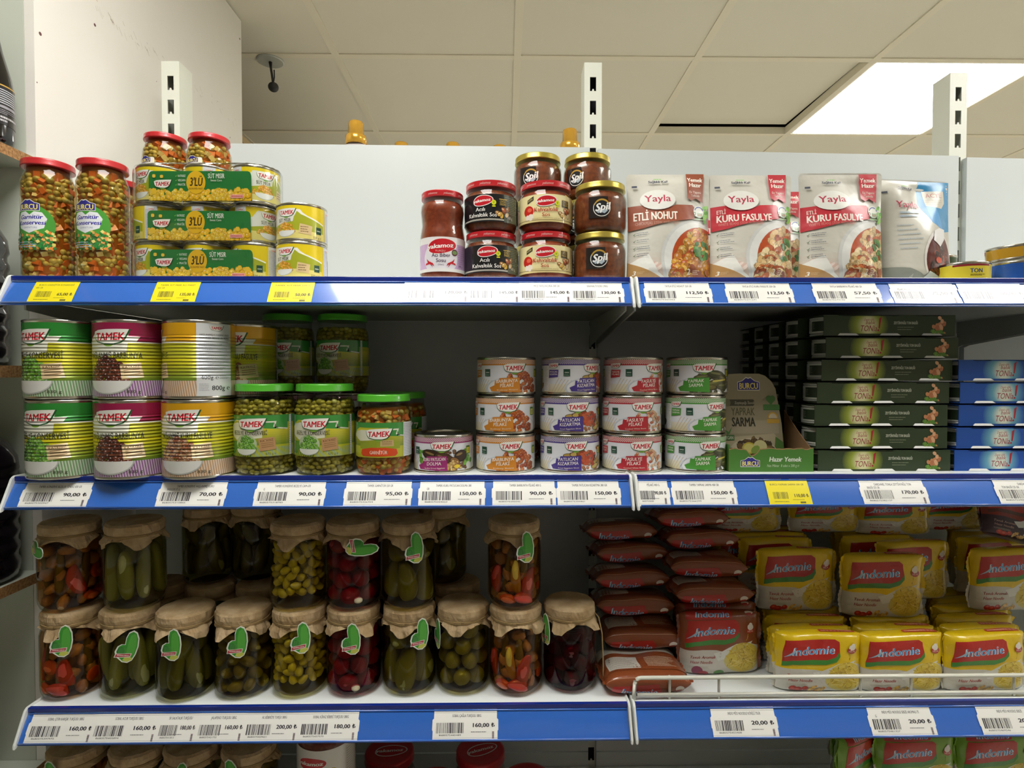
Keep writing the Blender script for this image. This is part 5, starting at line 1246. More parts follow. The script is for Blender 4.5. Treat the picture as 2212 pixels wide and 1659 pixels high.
def copy_notag(src, label, loc, rz, cap):
    c = copy_tree(src, label, loc, rz)
    for ch in list(c.children):
        if ch.name.startswith('paper_tag'):
            for g in list(ch.children): bpy.data.objects.remove(g)
            bpy.data.objects.remove(ch)
        elif ch.name.startswith('paper_cap'): ch.data = CAPS[cap]
    return c
H2 = .1340
upper = [('mixed', 'mixed pickles with a carrot slice', 147, 0, 2.0, -.62), ('long', 'pale long cucumber pickles', 288, 0, 1.0, None), ('yellow', 'small yellow peppers', 643, 0, 2.4, None), ('red', 'red cherry peppers', 763, 0, .1, .0), ('gherkin', 'fat gherkins', 882, 0, 1.3, .35), ('mixed2', 'mixed pickles with a red pepper strip', 1111, 0, .3, .35)]
for i, (kind, desc, px, dy, rz, tg_) in enumerate(upper):
    c = copy_notag(jars[kind], f'paper-capped jar of {desc}, stacked in the upper row', at_px(px, JY+dy+.002, Z3+H2), rz, (i+2) % 6)
    if tg_ is not None:
        lay_ = kind in ('mixed', 'red'); add_tag(c, tg_-rz, 1.5 if lay_ else -.05, .108 if lay_ else .082, None, .049)
back = [('dark', 'dark green cucumber pickles', 448, .11, H2), ('dark', 'dark pickles', 552, .12, H2), ('long', 'pale cucumber pickles', 345, .1, 0), ('dark', 'dark cucumber pickles', 452, .1, 0), ('jalapeno', 'sliced peppers', 560, .1, 0), ('yellow', 'yellow peppers', 668, .1, 0), ('red', 'cherry peppers', 780, .1, 0), ('gherkin', 'gherkins', 890, .1, 0), ('gherkin', 'dark gherkins', 955, .1, H2-.02+.02), ('almond', 'green almonds', 985, .1, 0)]
for i, (kind, desc, px, dy, dz) in enumerate(back):
    copy_notag(jars[kind], f'paper-capped jar of {desc} in the dark second row, '+('upper' if dz else 'lower')+f' level, {["leftmost","second from left","third from left","fourth from left","fifth from left","sixth from left","seventh from left","eighth from left","rightmost","ninth from left"][i]}', at_px(px, JY+dy, Z3+dz), i*.7, i % 6)
# loose twine on the beet jar and its neighbour
bj = jars['beet']
bm = bmesh.new(); tube(bm, [(.040, -.004, .124), (.0465, -.012, .118), (.0505, -.020, .095), (.052, -.022, .060), (.0525, -.022, .030), (.052, -.024, .008)], .0011, 6); mesh_obj('loose_twine', bm, M_twine, bj)
bm = bmesh.new(); pts = [(-.036, -.018, .122), (-.043, -.024, .112), (-.047, -.026, .098), (-.046, -.028, .086), (-.043, -.030, .083), (-.041, -.029, .090), (-.042, -.027, .104), (-.040, -.022, .118)]; tube(bm, pts, .0010, 6); mesh_obj('twine_loop', bm, M_twine, bj)

# ---- noodle packs
PERIM = []
def noodle_pack(art, name, label, w=.132, h=.100, T=.032, seed=0, fin='#e8c81c', finlow='#d9d6c8', group=None):
    rg = random.Random(seed); e = 5.0; n = 240; tab = []; L = 0; prev = None
    for i in range(n+1):
        t_ = -PI/2+2*PI*i/n; cz, sz_ = math.sin(t_+PI/2), -math.cos(t_+PI/2)
        # start at the middle of the front and go up, over the top, down the back
        ang = 2*PI*i/n; cc, ss = math.cos(ang), math.sin(ang)
        y = -T/2*math.copysign(abs(cc)**(2/e), cc); z = h/2*math.copysign(abs(ss)**(2/e), ss)
        if prev: L += math.hypot(y-prev[0], z-prev[1])
        tab.append((L, y, z)); prev = (y, z)
    P = L*1000; Ls = [q[0]*1000 for q in tab]
    W = [(rg.uniform(.010, .035), rg.uniform(.010, .03), rg.uniform(0, 6), rg.uniform(0, 6), rg.uniform(.0004, .0011)) for _ in range(8)]
    def fm(x, y, l):
        s = (y % P); i = min(bisect.bisect_right(Ls, s), n)-1; i = max(0, i); u = (s-Ls[i])/max(Ls[i+1]-Ls[i], 1e-9) if i < n else 0
        _, y0, z0 = tab[i]; _, y1, z1 = tab[min(i+1, n)]
        Y = y0+(y1-y0)*u; Z = z0+(z1-z0)*u; q = min(1, abs(x)/(w*500)); f = (1-q**7)**.8 if q < 1 else 0; f = max(f, .04)
        ny, nz = Y/(T/2)**2, Z/(h/2)**2*.35; m_ = math.hypot(ny, nz) or 1; ny /= m_; nz /= m_
        b = sum(am*math.sin(x/1000/p+f0)*math.sin((Z+Y)/r_+f1) for p, r_, f0, f1, am in W)*(1-q**2*.3)
        return Vector((x/1000+.0008*math.sin(Z*180+seed), Y*f+ny*(b*f+l), h/2+Z*(1-.05*q**6)+nz*(b*f+l)))
    t = thing(name, label, 'noodle pack', group=group)
    hw = w*500; cx = [i*5.5-hw+.001 for i in range(1, int(2*hw/5.5)+1)]; cx = sorted(set(cx+[-hw+2, hw-2])); lo = -P*.42; cy = [lo+i*5 for i in range(int(P/5)+1)]
    inst('wrapper', art.mesh('wrapper', fm, cx, cy, clip=(-hw, lo, hw, lo+P-.01), m=M_wrap), t)
    for s in (-1, 1):
        bm = bmesh.new(); cl = bm.loops.layers.float_color.new('Col'); N = 24; cols = []
        for i in range(N+1):
            z = .004+(h-.008)*i/N; x0 = s*(w/2-.002); zz = .0012 if i % 2 else -.0002
            wob = .003*math.sin(i*.5+seed)
            cols.append((bm.verts.new((x0, wob*.3, z)), bm.verts.new((s*(w/2+.004+zz), wob-.001, z+.0008*math.sin(i)))))
        for i, (p, q) in enumerate(zip(cols, cols[1:])):
            f = bm.faces.new((p[0], q[0], q[1], p[1]))
            for l_ in f.loops: l_[cl] = (*lin(finlow if (i < N*.45) else fin), 1)
        mesh_obj('end_seal', bm, M_wrap, t)
    return t
M_wrap = print_mat('noodle_wrapper', .3, 0, .5, bump=(70, .35, .004))
def noodle_art(top, low, logo=True, edge=False, text=('Tavuk Aromalı', 'Hazır Noodle'), cup='#b03428', tcol='#a83c38', veg_='tomato', band='#3f8a34'):
    a = Art(); W = 67
    a.rect(-W, -140, W, 140, top); a.rect(-W, -140, W, -30, low)
    a.poly([(-W, -140), (W, -140), (W, -6), (48, 2), (30, -6), (12, -14), (-10, -9), (-34, -8), (-W, -10)], low)
    a.poly([(-14, -14), (0, -11), (24, 2), (40, 3), (52, 6), (40, -8), (20, -20), (-6, -26)], '#e6e6dc')
    # noodles
    a.ell(34, -27, 30, 20, '#d8c86a', n=26)
    a.ell(36, -20, 26, 24, '#e0c848', n=26); a.dz = .03; a.z += 1
    for k in range(150):
        x = 38+a.rng.gauss(0, 11); y = -20+a.rng.gauss(0, 10); q = a.rng.uniform(0, 3); c = a.rng.choice(['#e8d060', '#d2b038', '#f0dc7c', '#c8a030', '#dcbc44']); l_ = a.rng.uniform(3, 8)
        dx, dy = math.cos(q), math.sin(q); n_ = .5
        a.poly([(x-dx*l_-dy*n_, y-dy*l_+dx*n_), (x+dx*l_*.2-dy*n_+dy*2, y+dx*2*.4+dx*n_), (x+dx*l_-dy*n_, y+dy*l_+dx*n_), (x+dx*l_+dy*n_, y+dy*l_-dx*n_), (x-dx*l_+dy*n_, y-dy*l_-dx*n_)], c)
    a.dz = 1
    a.text(text[0], -32, -22, 4.6, tcol, 1, fit=42, sh=.2); a.text(text[1], -34, -30, 4.6, tcol, 1, fit=36, sh=.2); a.lines(-54, -38, -18, -34, 2, '#b8b4a4', .7)
    if veg_ == 'tomato':
        for x, y, r in ((-44, -43, 6), (-36, -45, 6.5), (-26, -42, 5)): a.ell(x, y, r, r*.85, '#b8281c'); a.ell(x-1, y+1.5, r*.4, r*.25, '#d8543c')
        for k in range(14): a.ell(-8+a.rng.uniform(-12, 12), -43+a.rng.uniform(-4, 4), 4, 2.2, a.rng.choice(['#e0b860', '#d09a40', '#ecd080']), a.rng.uniform(0, 3), 8)
    else:
        a.ell(-42, -42, 9, 8, '#8c2c50'); a.ell(-32, -48, 9, 6, '#b02838'); a.ell(-6, -46, 9, 5, '#4c8a34')
    # logo
    a.poly([(-60, 2), (-56, 40), (20, 42), (26, 38), (27, 20), (20, 10), (4, 5), (-20, 5), (-44, 4)], '#b8261e')
    a.poly([(-60, 2), (-46, 6), (-20, 8), (6, 8), (20, 13), (27, 22), (27, 14), (20, 5), (4, 0), (-20, 0), (-46, -1), (-60, -6)], band)
    if logo:
        a.text('Indomie', -14, 17, 13, '#e2ecf2', 2, fit=66, sh=.25, rot=.06); a.text('Indomie', -14, 17, 13, '#2f8fd0', 0, fit=64, sh=.25, rot=.06)
        a.poly([(-58, 10), (-44, 17), (-40, 22), (-42, 26), (-46, 20)], '#9fc4dc')
    a.ell(46, 24, 8, 5.5, cup); a.ell(46, 29, 5.5, 5, '#eee6da'); a.ell(47, 33, 3, 3, '#efe9de'); a.text('HELAL', 46, 21, 2.8, '#f0c8b8', 1, fit=11)
    if edge:      # the logo printed over the upper edge
        a.poly([(-58, 42), (-56, 60), (14, 62), (20, 54), (16, 44), (-20, 42)], '#b8261e'); a.text('Indomie', -16, 46, 11, '#e2ecf2', 2, fit=56, sh=.25); a.text('Indomie', -16, 46, 11, '#2f8fd0', 0, fit=54, sh=.25)
        a.ell(48, 54, 7, 5, '#eee6da'); a.ell(48, 50, 7, 3, cup)
    # top edge: small red cartouche
    if not edge: a.rr(2, 58, 58, 63, 2.4, '#c23c2c'); a.lines(6, 59, 54, 62, 1, '#f0c0a0', 1.5, 0)
    else: a.rect(-W, 71, W, 71.6, '#d8a080')
    # back: seam and ingredient print
    a.rect(-W, 88, W, 140, top); a.rr(-58, 92, -8, 128, 2, low); a.lines(-56, 94, -10, 126, 12, '#8a8070', 1); a.lines(4, 96, 56, 124, 9, '#e8dcc0', 1)
    return a
yel = noodle_pack(noodle_art('#e9c713', '#d3d0c4'), 'noodle_pack', 'yellow noodle pack, left one of the front row behind the wire rail', seed=1, group='yellow noodle packs')
yel2 = noodle_pack(noodle_art('#e9c713', '#d3d0c4'), 'noodle_pack', 'yellow noodle pack, right one of the front row behind the wire rail', seed=5, group='yellow noodle packs')
yel.scale = (1, 1, .90); yel2.scale = (1, 1, .90)
LH = .086
yel.location = at_px(1772, -.347, Z3+.0005); yel.rotation_euler = (-.02, 0, -.03)
c = copy_tree(yel2, 'yellow noodle pack, middle one of the front row behind the wire rail', at_px(1951, -.349, Z3+.0005), .02)
yel2.location = at_px(2132, -.349, Z3+.0005); yel2.rotation_euler[2] = .06
def yc(src, lab, px, Y, z, rz=0, rx=0, s=1.0):
    c = copy_tree(src, lab, at_px(px, Y, z)); c.rotation_euler = (rx, 0, rz); c.scale = (1, 1, s); return c
nth = ['left', 'middle', 'right']
for i, px in enumerate((1752, 1935, 2120)):
    for k, (Y, w_) in enumerate(((-.300, 'second'), (-.262, 'third'), (-.224, 'fourth'), (-.186, 'fifth'), (-.146, 'sixth'))):
        yc((yel, yel2)[(i+k) % 2], f'yellow noodle pack, {nth[i]} one of the {w_} row from the front, lower tier', px-k*9, Y, Z3+.0005, (.02, -.03, .04)[(i+k) % 3], 0, .79)
UZ = Z3+.0800
yc(yel, 'yellow noodle pack of the upper tier, standing left of the tilted one', 1722, -.236, UZ, .0, .0, 1.08)
yc(yel2, 'yellow noodle pack of the upper tier, tilted forward in the middle', 1907, -.262, UZ-.0005, -.06, .05, 1.08)
yc(yel, 'yellow noodle pack of the upper tier, partly hidden behind the tilted one', 1973, -.200, UZ+.004, .05, 0, 1.06)
yc(yel2, 'yellow noodle pack of the upper tier, cut off by the right edge of the picture', 2178, -.240, UZ, .04, 0, 1.08)
for i, (px, lab) in enumerate(((1690, 'left'), (1880, 'middle'), (2160, 'right'))):
    for k, Y in enumerate((-.165, -.128, -.09)):
        yc((yel, yel2)[(i+k) % 2], f'yellow noodle pack in the shade of the upper tier, {lab} file, {("front", "middle", "back")[k]} one', px-14-k*12+(30 if i == 1 else 0), Y+(.0 if i != 1 else .012), UZ, (.03, -.04, .02)[k], 0, 1.07)
TZ = UZ+.1085
for i, (px, Y) in enumerate(((1612, -.13), (1783, -.135), (1933, -.145), (2062, -.13))):
    yc((yel, yel2)[i % 2], f'yellow noodle pack of the dark top tier, {("leftmost", "second from left", "third from left", "rightmost")[i]}', px, Y, TZ+(0, 0, -.002, .003)[i], (.02, .0, -.04, .08)[i], -.05, .66)
for k, Y in enumerate((-.13, -.09)):
    yc(yel, f'yellow noodle pack at the left end of the upper tier, {("front", "back")[k]} one', 1618-k*6, Y, UZ, .02, 0, 1.07)
    yc(yel, f'yellow noodle pack at the left end of the lower tier, {("front", "back")[k]} one', 1618-k*6, Y, Z3+.0005, .02, 0, .78)
rp = noodle_pack(noodle_art('#8c2c1c', '#3a2430', False, ('Acılı', 'Noodle'), tcol='#c8a090', band='#5a2a20'), 'noodle_pack', 'dark red pack lying at the top right in the shade', seed=9, fin='#7c2818', finlow='#3a2430')
rp.location = at_px(2196, -.215, TZ+.004); rp.rotation_euler = (-.35, .25, .1); rp.scale = (1, 1, .85)
br = noodle_pack(noodle_art('#8e4a28', '#d3cfc4', True, ('Spesiyal', 'Hazır Noodle'), veg_='onion'), 'noodle_pack', 'brown noodle pack standing upright beside the yellow ones', seed=3, fin='#864424', finlow='#864424', group='brown noodle packs')
br.location = at_px(1556, -.292, Z3+.0005); br.rotation_euler[2] = .03
for k, Y in enumerate((-.252, -.214, -.176)): yc(br, f'brown noodle pack standing in the {("second", "third", "fourth")[k]} place behind the upright one', 1550-k*6, Y, Z3+.0005, .02)
bre = noodle_pack(noodle_art('#8e4a28', '#d3cfc4', False, True, text=('Spesiyal', 'Hazır Noodle'), veg_='onion'), 'noodle_pack', 'brown noodle pack lying flat, topmost of the left pile', seed=7, fin='#864424', finlow='#864424', group='brown noodle packs')
# lying packs: faces tipped forward and down
def lying(lab, px, Y, z, rx, rz, edge=False):
    c = bre if 'topmost of the left' in lab else copy_tree(bre if edge else br, lab, None); p = at_px(px, Y, z); c.rotation_euler = (rx, 0, rz)
    c.location = (p[0], p[1]+.050*math.sin(rx)*1.0, p[2]-.050*math.cos(rx)*1.0+.0); return c
ow = ['lowest', 'second from the bottom', 'third from the bottom', 'fourth from the bottom', 'second from the top', 'topmost']
for k, (px, Y, z, rx, rz) in enumerate(((1385, -.318, Z3+.0180, 1.57, .03), (1378, -.245, Z3+.0530, 1.60, .02), (1366, -.215, Z3+.0895, 1.42, -.03), (1352, -.185, Z3+.1250, 1.42, .04), (1350, -.150, Z3+.1600, 1.42, .06), (1336, -.130, Z3+.1945, 1.42, -.02))):
    lying(f'brown noodle pack lying flat, {ow[k]} of the left pile', px, Y, z, rx, rz, k >= 2)
for k, (px, Y, z, rx, rz) in enumerate(((1525, -.235, Z3+.1200, 1.50, .02), (1520, -.205, Z3+.1545, 1.5, -.04), (1500, -.165, Z3+.1890, 1.42, .02), (1480, -.145, Z3+.2225, 1.42, .02), (1466, -.120, Z3+.2560, 1.45, .05))):
    lying(f'brown noodle pack lying flat, {ow[k] if k < 4 else "topmost"} of the right pile', px, Y, z, rx, rz, k >= 2)

# ---- wire rail on the front of the lower right shelf
M_wire = mat('white_wire', '#dfe0d2', .35, coat=.4)
zt, zl = at(1700, 1462, -.376).z, at(1700, 1500, -.376).z
x0 = at(1380, 1462, -.376).x; x1 = BAY[1][1]-.012
wr = thing('wire_rail', 'white wire rail along the front of the noodle shelf', 'rail', ((x0+x1)/2, -.376, Z3)); ox = (x0+x1)/2
bm = bmesh.new(); P = [(x0-.008-ox, 0, .0), (x0-.006-ox, 0, (zt-Z3)*.75)]
P += [(x0-ox-.006+.009*(1-math.cos(t)), 0, zt-Z3-.009+.009*math.sin(t)) for t in (.0, .4, .8, 1.2, PI/2)]+[(x1-ox-.01, 0, zt-Z3), (x1-ox, 0, zt-Z3-.006), (x1-ox, 0, 0)]
tube(bm, P, .0030, 10); mesh_obj('top_wire', bm, M_wire, wr)
bm = bmesh.new(); tube(bm, [(x0-ox-.002, .002, zl-Z3), (x1-ox, .002, zl-Z3)], .0027, 10); mesh_obj('lower_wire', bm, M_wire, wr)
for px in (1448, 1555, 1862, 1972, 2195):
    xx = at(px, 1480, -.376).x-ox
    bm = bmesh.new(); tube(bm, [(xx, .004, zt-Z3+.0008), (xx, .004, .0)], .0021, 8); mesh_obj('cross_wire', bm, M_wire, wr)

# ================================================================== BOTTOM SHELF (only the tops show)
for i, (kind, px, cap) in enumerate((('mixed', 158, 1), ('dark', 290, 4), ('long', 408, 0), ('jalapeno', 532, 3))):
    for lv in (0, 1):
        c = copy_notag(jars[kind], f'paper-capped jar on the bottom shelf, {("leftmost", "second from the left", "third from the left", "rightmost")[i]} pair, {("lower", "upper")[lv]} one', at_px(px, JY+.004, Z4+lv*H2), i*.9, cap)
        if lv and i in (0, 2, 3): add_tag(c, -.1-i*.9, .3 if i == 2 else -.2, .092)
PP = [(.038, 0), (.043, .004), (.044, .02), (.044, .150), (.040, .160), (.039, .176)]
pr = jar('paste_jar', 'big jar with glossy red lid on the bottom shelf, back row left', 'jar', PP, .172, .0425, .014, M_redlid, group='red-lidded paste jars on the bottom shelf')
core(pr, 'paste', [(.037, .003), (.042, .006), (.0428, .02), (.0428, .149), (.039, .158)], M_sauce)
a = Art(); yak(a, 0, 0, 50); pa = a.mesh('lid_print', lambda x, y, l: Vector((x/1000, y/1000, l+.0001)), m=M_redprint)
inst('lid_print', pa, [c for c in pr.children if c.name.startswith('lid')][0], (0, 0, .0132))
pr.location = at_px(838, -.235, Z4)
for px, Y, s in ((1037, -.235, 'back row right'), (820, -.315, 'front row left'), (935, -.318, 'front row middle'), (1140, -.310, 'front row right')): copy_tree(pr, f'big jar with glossy red lid on the bottom shelf, {s}', at_px(px, Y, Z4), .3)
wl = jar('labelled_jar', 'jar with white label and red oval logo on the bottom shelf, upper one', 'jar', PP, .172, .0425, .014, M_redlid, group='white-labelled jars on the bottom shelf')
core(wl, 'paste', [(.037, .003), (.042, .006), (.0428, .02), (.0428, .149), (.039, .158)], M_sauce)
a = Art(); a.rect(-100, 0, 100, 130, '#e6e4dc'); a.rect(-100, 0, 100, 12, '#b8c04c'); yak(a, -8, 104, 44); a.ell(26, 88, 7, 7, '#d8c23c'); a.lines(-30, 62, 22, 74, 2, '#8c2a24', 3, .1); a.ell(0, 36, 26, 18, '#b8341f'); a.ell(-6, 40, 10, 6, '#d8603c'); a.rect(48, 4, 92, 124, '#d4d2c8'); a.lines(50, 8, 90, 120, 24, '#8f8c84', 1)
inst('label', a.mesh('label', cyl_map(.044, .018, .0005), cx=[i*4 for i in range(-25, 26)], m=M_gloss), wl)
wl.scale = (1, 1, .82); wl.location = at_px(700, -.325, Z4+.154); wl.rotation_euler[2] = -.1
copy_tree(wl, 'jar with white label and red oval logo on the bottom shelf, lower one', at_px(700, -.325, Z4), .3)
gn = noodle_pack(noodle_art('#7aa82c', '#cfcdbf', True, ('Sebze Aromalı', 'Hazır Noodle'), tcol='#5a7a2c'), 'noodle_pack', 'green noodle pack on the bottom shelf, left of the two in front', seed=6, fin='#7aa82c', finlow='#cfcdbf', group='green noodle packs')
gz = at(1985, 1590, -.30).z-.098
gn.location = at_px(1985, -.290, gz)
yc(gn, 'green noodle pack on the bottom shelf, right of the two in front', 2160, -.290, gz, .03)
for k in range(4): yc(gn, f'green noodle pack turned sideways on the bottom shelf, {("front", "second", "third", "back")[k]} one', 1868-k*9, -.27+k*.05, gz-.004, .45, .04)
for k, px in enumerate((1850, 1985, 2150)): yc(gn, f'green noodle pack under the upper ones on the bottom shelf, {nth[k]}', px, -.285, Z4+.0005, .02, 0, (gz-Z4)/.101)
# ================================================================== PRICE TAGS in the label holders
def tag_art(kind, l1, l2, price, seed, w):
    a = Art(); a.rng = random.Random(seed); H = 40
    if kind == 'y':
        bg, ink = '#f2e21c', '#6d6a2a'
        a.poly([(-w/2, 0), (-7, 0), (-6, 1.6), (6, 1.6), (7, 0), (w/2, 0), (w/2, H), (6, H), (5, H-1.6), (-5, H-1.6), (-6, H), (-w/2, H)], bg)
        a.text(l1, 0, 30, 2.6, ink, 1, fit=w*.8); a.text(l2, -w/2+4, 25, 2.4, ink, 1, al='l', fit=10)
        a.barcode(-w/2+8, 10, -2, 20, ink); a.text(price+' ₺', w/2-3, 12.5, 4.6, '#55522a', 2, al='r', fit=22); a.lines(-w/2+8, 5, 0, 7, 1, ink, .8); a.lines(4, 8, 22, 9.5, 1, ink, .5); a.rect(14, 3.5, 22, 6, ink)
    else:
        bg, ink = '#f6f6f0', '#33333c'
        a.poly([(-w/2+1, 0), (w/2-1, 0), (w/2-1, 12), (w/2, 13.5), (w/2, 26), (w/2-2, 28), (w/2-2, H), (-w/2+2, H), (-w/2+2, 28), (-w/2, 26), (-w/2, 13.5), (-w/2+1, 12)], bg)
        a.rect(-w/2+2, H-5.2, w/2-2, H-4.6, '#bdbdb4'); a.rect(-w/2+1, 3.4, w/2-1, 3.9, '#c6c6c0')
        tw = min(w*.8, a.width(l1, 3.4, .62)); a.text(l1, 2, 29.5, 3.4, '#4a4a50', 1, fit=tw)
        if l2: a.text(l2, -w/2+12, 24.8, 3.2, '#4a4a50', 1, al='l', fit=a.width(l2, 3.2, .62))
        bx = -w/2+6; bw_ = min(42, w*.42)
        a.barcode(bx, 9.5, bx+bw_, 22.5, ink); a.text('8680575'+str(200000+seed*7919 % 799999), bx+bw_/2, 6.2, 2.0, ink, 0, fit=bw_*.8)
        a.text(price+' ₺', w/2-5, 17, 4.8, ink, 2, al='r', fit=min(34, w*.36)); a.lines(w/2-40, 10, w/2-16, 12, 1, '#6a6a70', .8); a.lines(w/2-40, .8, w/2-14, 2.4, 1, '#8a8a90', .6)
        for k in range(6): a.rect(w/2-9, 3+k*1.5, w/2-6.2, 4+k*1.5, '#8a6a74' if k % 2 else '#5a5a66')
    return a
M_tag = print_mat('price_tag_under_clear_strip', .35, 0, .4)
def price_tag(bay, row, pxc, w, kind, l1, l2, price, label, seed, lift=0):
    a_, b_ = BAY[bay]; yf = YF+(.003 if row == 3 else 0); z = {1: Z1, 2: Z2, 3: Z3}[row]
    fr = strip_frame(yf, z); mid = fr(0, SH/2)
    x = at(pxc, 829.5, mid.y).x
    d = Vector((0, -.022, -.037)).normalized(); n = Vector((0, -.037, .022)).normalized()
    def fm(X, y, l):
        s = SH-.0012-y/1000*(SH-.0022)/.040
        return Vector((X/1000, 0, 0))+(fr(0, s)-mid)+n*(l+.0007+lift)
    me = tag_art(kind, l1, l2, price, seed, w).mesh('price_tag', fm, cx=[-w/2, w/2], cy=[5*i for i in range(9)], m=M_tag, smooth=False)
    o = inst('price_tag', me, None, (x, mid.y, mid.z)); tag(o, label, 'price tag'); return o
T = [
 (0, 1, 120, 63, 'y', 'BURCU GARNİTÜR KONSERVESİ', '680 GR', '65,00', 'yellow price tag reading 65,00 at the left end of the top shelf'),
 (0, 1, 383, 63, 'y', 'TAMEK SÜT MISIR 3LÜ PAKET', '660 GR', '135,00', 'yellow price tag reading 135,00 under the corn can packs'),
 (0, 1, 631, 63, 'y', 'TAMEK SÜT MISIR 220 G', '', '50,00', 'yellow price tag reading 50,00 under the single corn cans'),
 (0, 1, 944, 99, 'w', 'YAKAMOZ ACI BİBER SOSU 340 GR', '', '120,00', 'white price tag reading 120,00 under the pepper sauce jar'),
 (0, 1, 1068, 80, 'w', 'KMOZ ACILI ACUKA 320 GR', '', '145,00', 'white price tag reading 145,00 under the black-labelled jars'),
 (0, 1, 1178, 80, 'w', 'MOZ TATLI ACUKA 300 GR', '', '145,00', 'white price tag reading 145,00 under the cream-labelled jars'),
 (0, 1, 1288, 80, 'w', 'KAHVALTI SOSU 290G', '', '130,00', 'white price tag reading 130,00 under the gold-lidded jars'),
 (1, 1, 1463, 99, 'w', 'YAYLA ETLİ NOHUT 250 GR', '', '112,50', 'white price tag reading 112,50 under the chickpea pouch'),
 (1, 1, 1638, 99, 'w', 'YAYLA ETLİ KURU FASULYE 250 GR', '', '112,50', 'white price tag reading 112,50 under the left red-banded pouch'),
 (1, 1, 1826, 99, 'w', 'YAYLA BARBUNYA PİLAKİ 400 GR', '', '57,50', 'white price tag reading 57,50 under the right red-banded pouch'),
 (1, 1, 1993, 99, 'w', 'YAYLA BARBUNYA', 'PİLAKİ 400 GR', '72,50', 'white price tag reading 72,50 under the silvery pouch'),
 (1, 1, 2140, 99, 'w', 'DARDANEL TON 160 GR', '', '60,00', 'white price tag reading 60,00 under the tuna can'),
 (0, 2, 118, 99, 'w', 'TAMEK KONSERVE BEZELYE TENEKE 830 GR', '', '90,00', 'white price tag reading 90,00 in the shade under the pea cans'),
 (0, 2, 413, 99, 'w', 'TAMEK KONSERVE HAŞLANMIŞ KURU', 'FASULYE ST G', '70,00', 'white price tag reading 70,00 under the amber-banded cans'),
 (0, 2, 625, 103, 'w', 'TAMEK KONSERVE BEZELYE CAM 670', 'G', '90,00', 'white price tag reading 90,00 under the pea jars'),
 (0, 2, 816, 99, 'w', 'TAMEK GARNİTÜR 550 GR', '', '95,00', 'white price tag reading 95,00 under the jar with the orange band'),
 (0, 2, 976, 98, 'w', 'TAMEK KURU PATLICAN DOLMA 380', 'GR', '150,00', 'white price tag reading 150,00 under the lone magenta can'),
 (0, 2, 1132, 94, 'w', 'TAMEK BARBUNYA PİLAKİ 400 G', '', '90,00', 'white price tag reading 90,00 under the orange-checked cans'),
 (0, 2, 1272, 94, 'w', 'TAMEK PATLICAN KIZARTMA 380 GR', '', '150,00', 'white price tag reading 150,00 under the purple-checked cans'),
 (1, 2, 1411, 50, 'w', 'PİLAKİ 400 G', '', '90,00', 'narrow white price tag reading 90,00 at the left end of the right middle shelf'),
 (1, 2, 1522, 96, 'w', 'TAMEK YAPRAK SARMA 400 GR', '', '150,00', 'white price tag reading 150,00 under the green-checked cans'),
 (1, 2, 1705, 63, 'y', 'BURCU YAPRAK SARMA 200 GR', '', '110,00', 'yellow price tag reading 110,00 under the display carton'),
 (1, 2, 1933, 99, 'w', 'DARDANEL TONLA ZEYTİNYAĞLI TON', 'BALIĞI 225 GR', '170,00', 'white price tag reading 170,00 under the green tuna packs'),
 (1, 2, 2225, 99, 'w', 'DARDANEL TONLA', 'TON BALIĞI 225 GR', '170,00', 'white price tag cut off by the right edge, under the blue tuna packs'),
 (0, 3, 122, 99, 'w', 'SOBAL ÇITIR KARIŞIK TURŞUSU 380G', '', '160,00', 'white price tag reading 160,00 at the left end of the pickle shelf'),
 (0, 3, 262, 99, 'w', 'SOBAL ACUR TURŞUSU 380G', '', '160,00', 'white price tag reading 160,00 under the pale long cucumbers'),
 (0, 3, 375, 62, 'w', 'SK SALATALIK TURŞUSU', '', '180,00', 'white price tag reading 180,00 under the dark cucumber jar'),
 (0, 3, 470, 74, 'w', 'JALAPENO TURŞUSU 380G', '', '160,00', 'white price tag reading 160,00 under the sliced pepper jar'),
 (0, 3, 581, 84, 'w', 'AL BİBERİYE TURŞU 380G', '', '200,00', 'white price tag reading 200,00 under the yellow pepper jar'),
 (0, 3, 705, 90, 'w', 'SOBAL KİRAZ BİBERİ TURŞUSU 380G', '', '180,00', 'white price tag reading 180,00 under the cherry pepper jar'),
 (0, 3, 1004, 97, 'w', 'SOBAL ÇAĞLA TURŞUSU 380G', '', '160,00', 'white price tag reading 160,00 standing alone under the almond jar'),
 (1, 3, 1613, 99, 'w', 'INDO MİO NOODLE KÖRİLİ 75GR', '', '20,00', 'white price tag reading 20,00, left one on the noodle shelf'),
 (1, 3, 1957, 99, 'w', 'INDO MİO NOODLE SEBZE AROMALI 75', 'G', '20,00', 'white price tag reading 20,00, right one on the noodle shelf'),
 (1, 3, 2196, 99, 'w', 'INDO MİO NOODLE SEBZE', '', '20,00', 'white price tag cut off by the right edge on the noodle shelf'),
]
for i, r_ in enumerate(T): price_tag(*r_[:9-0][:8], r_[8], i+1, (i % 2)*.0003)

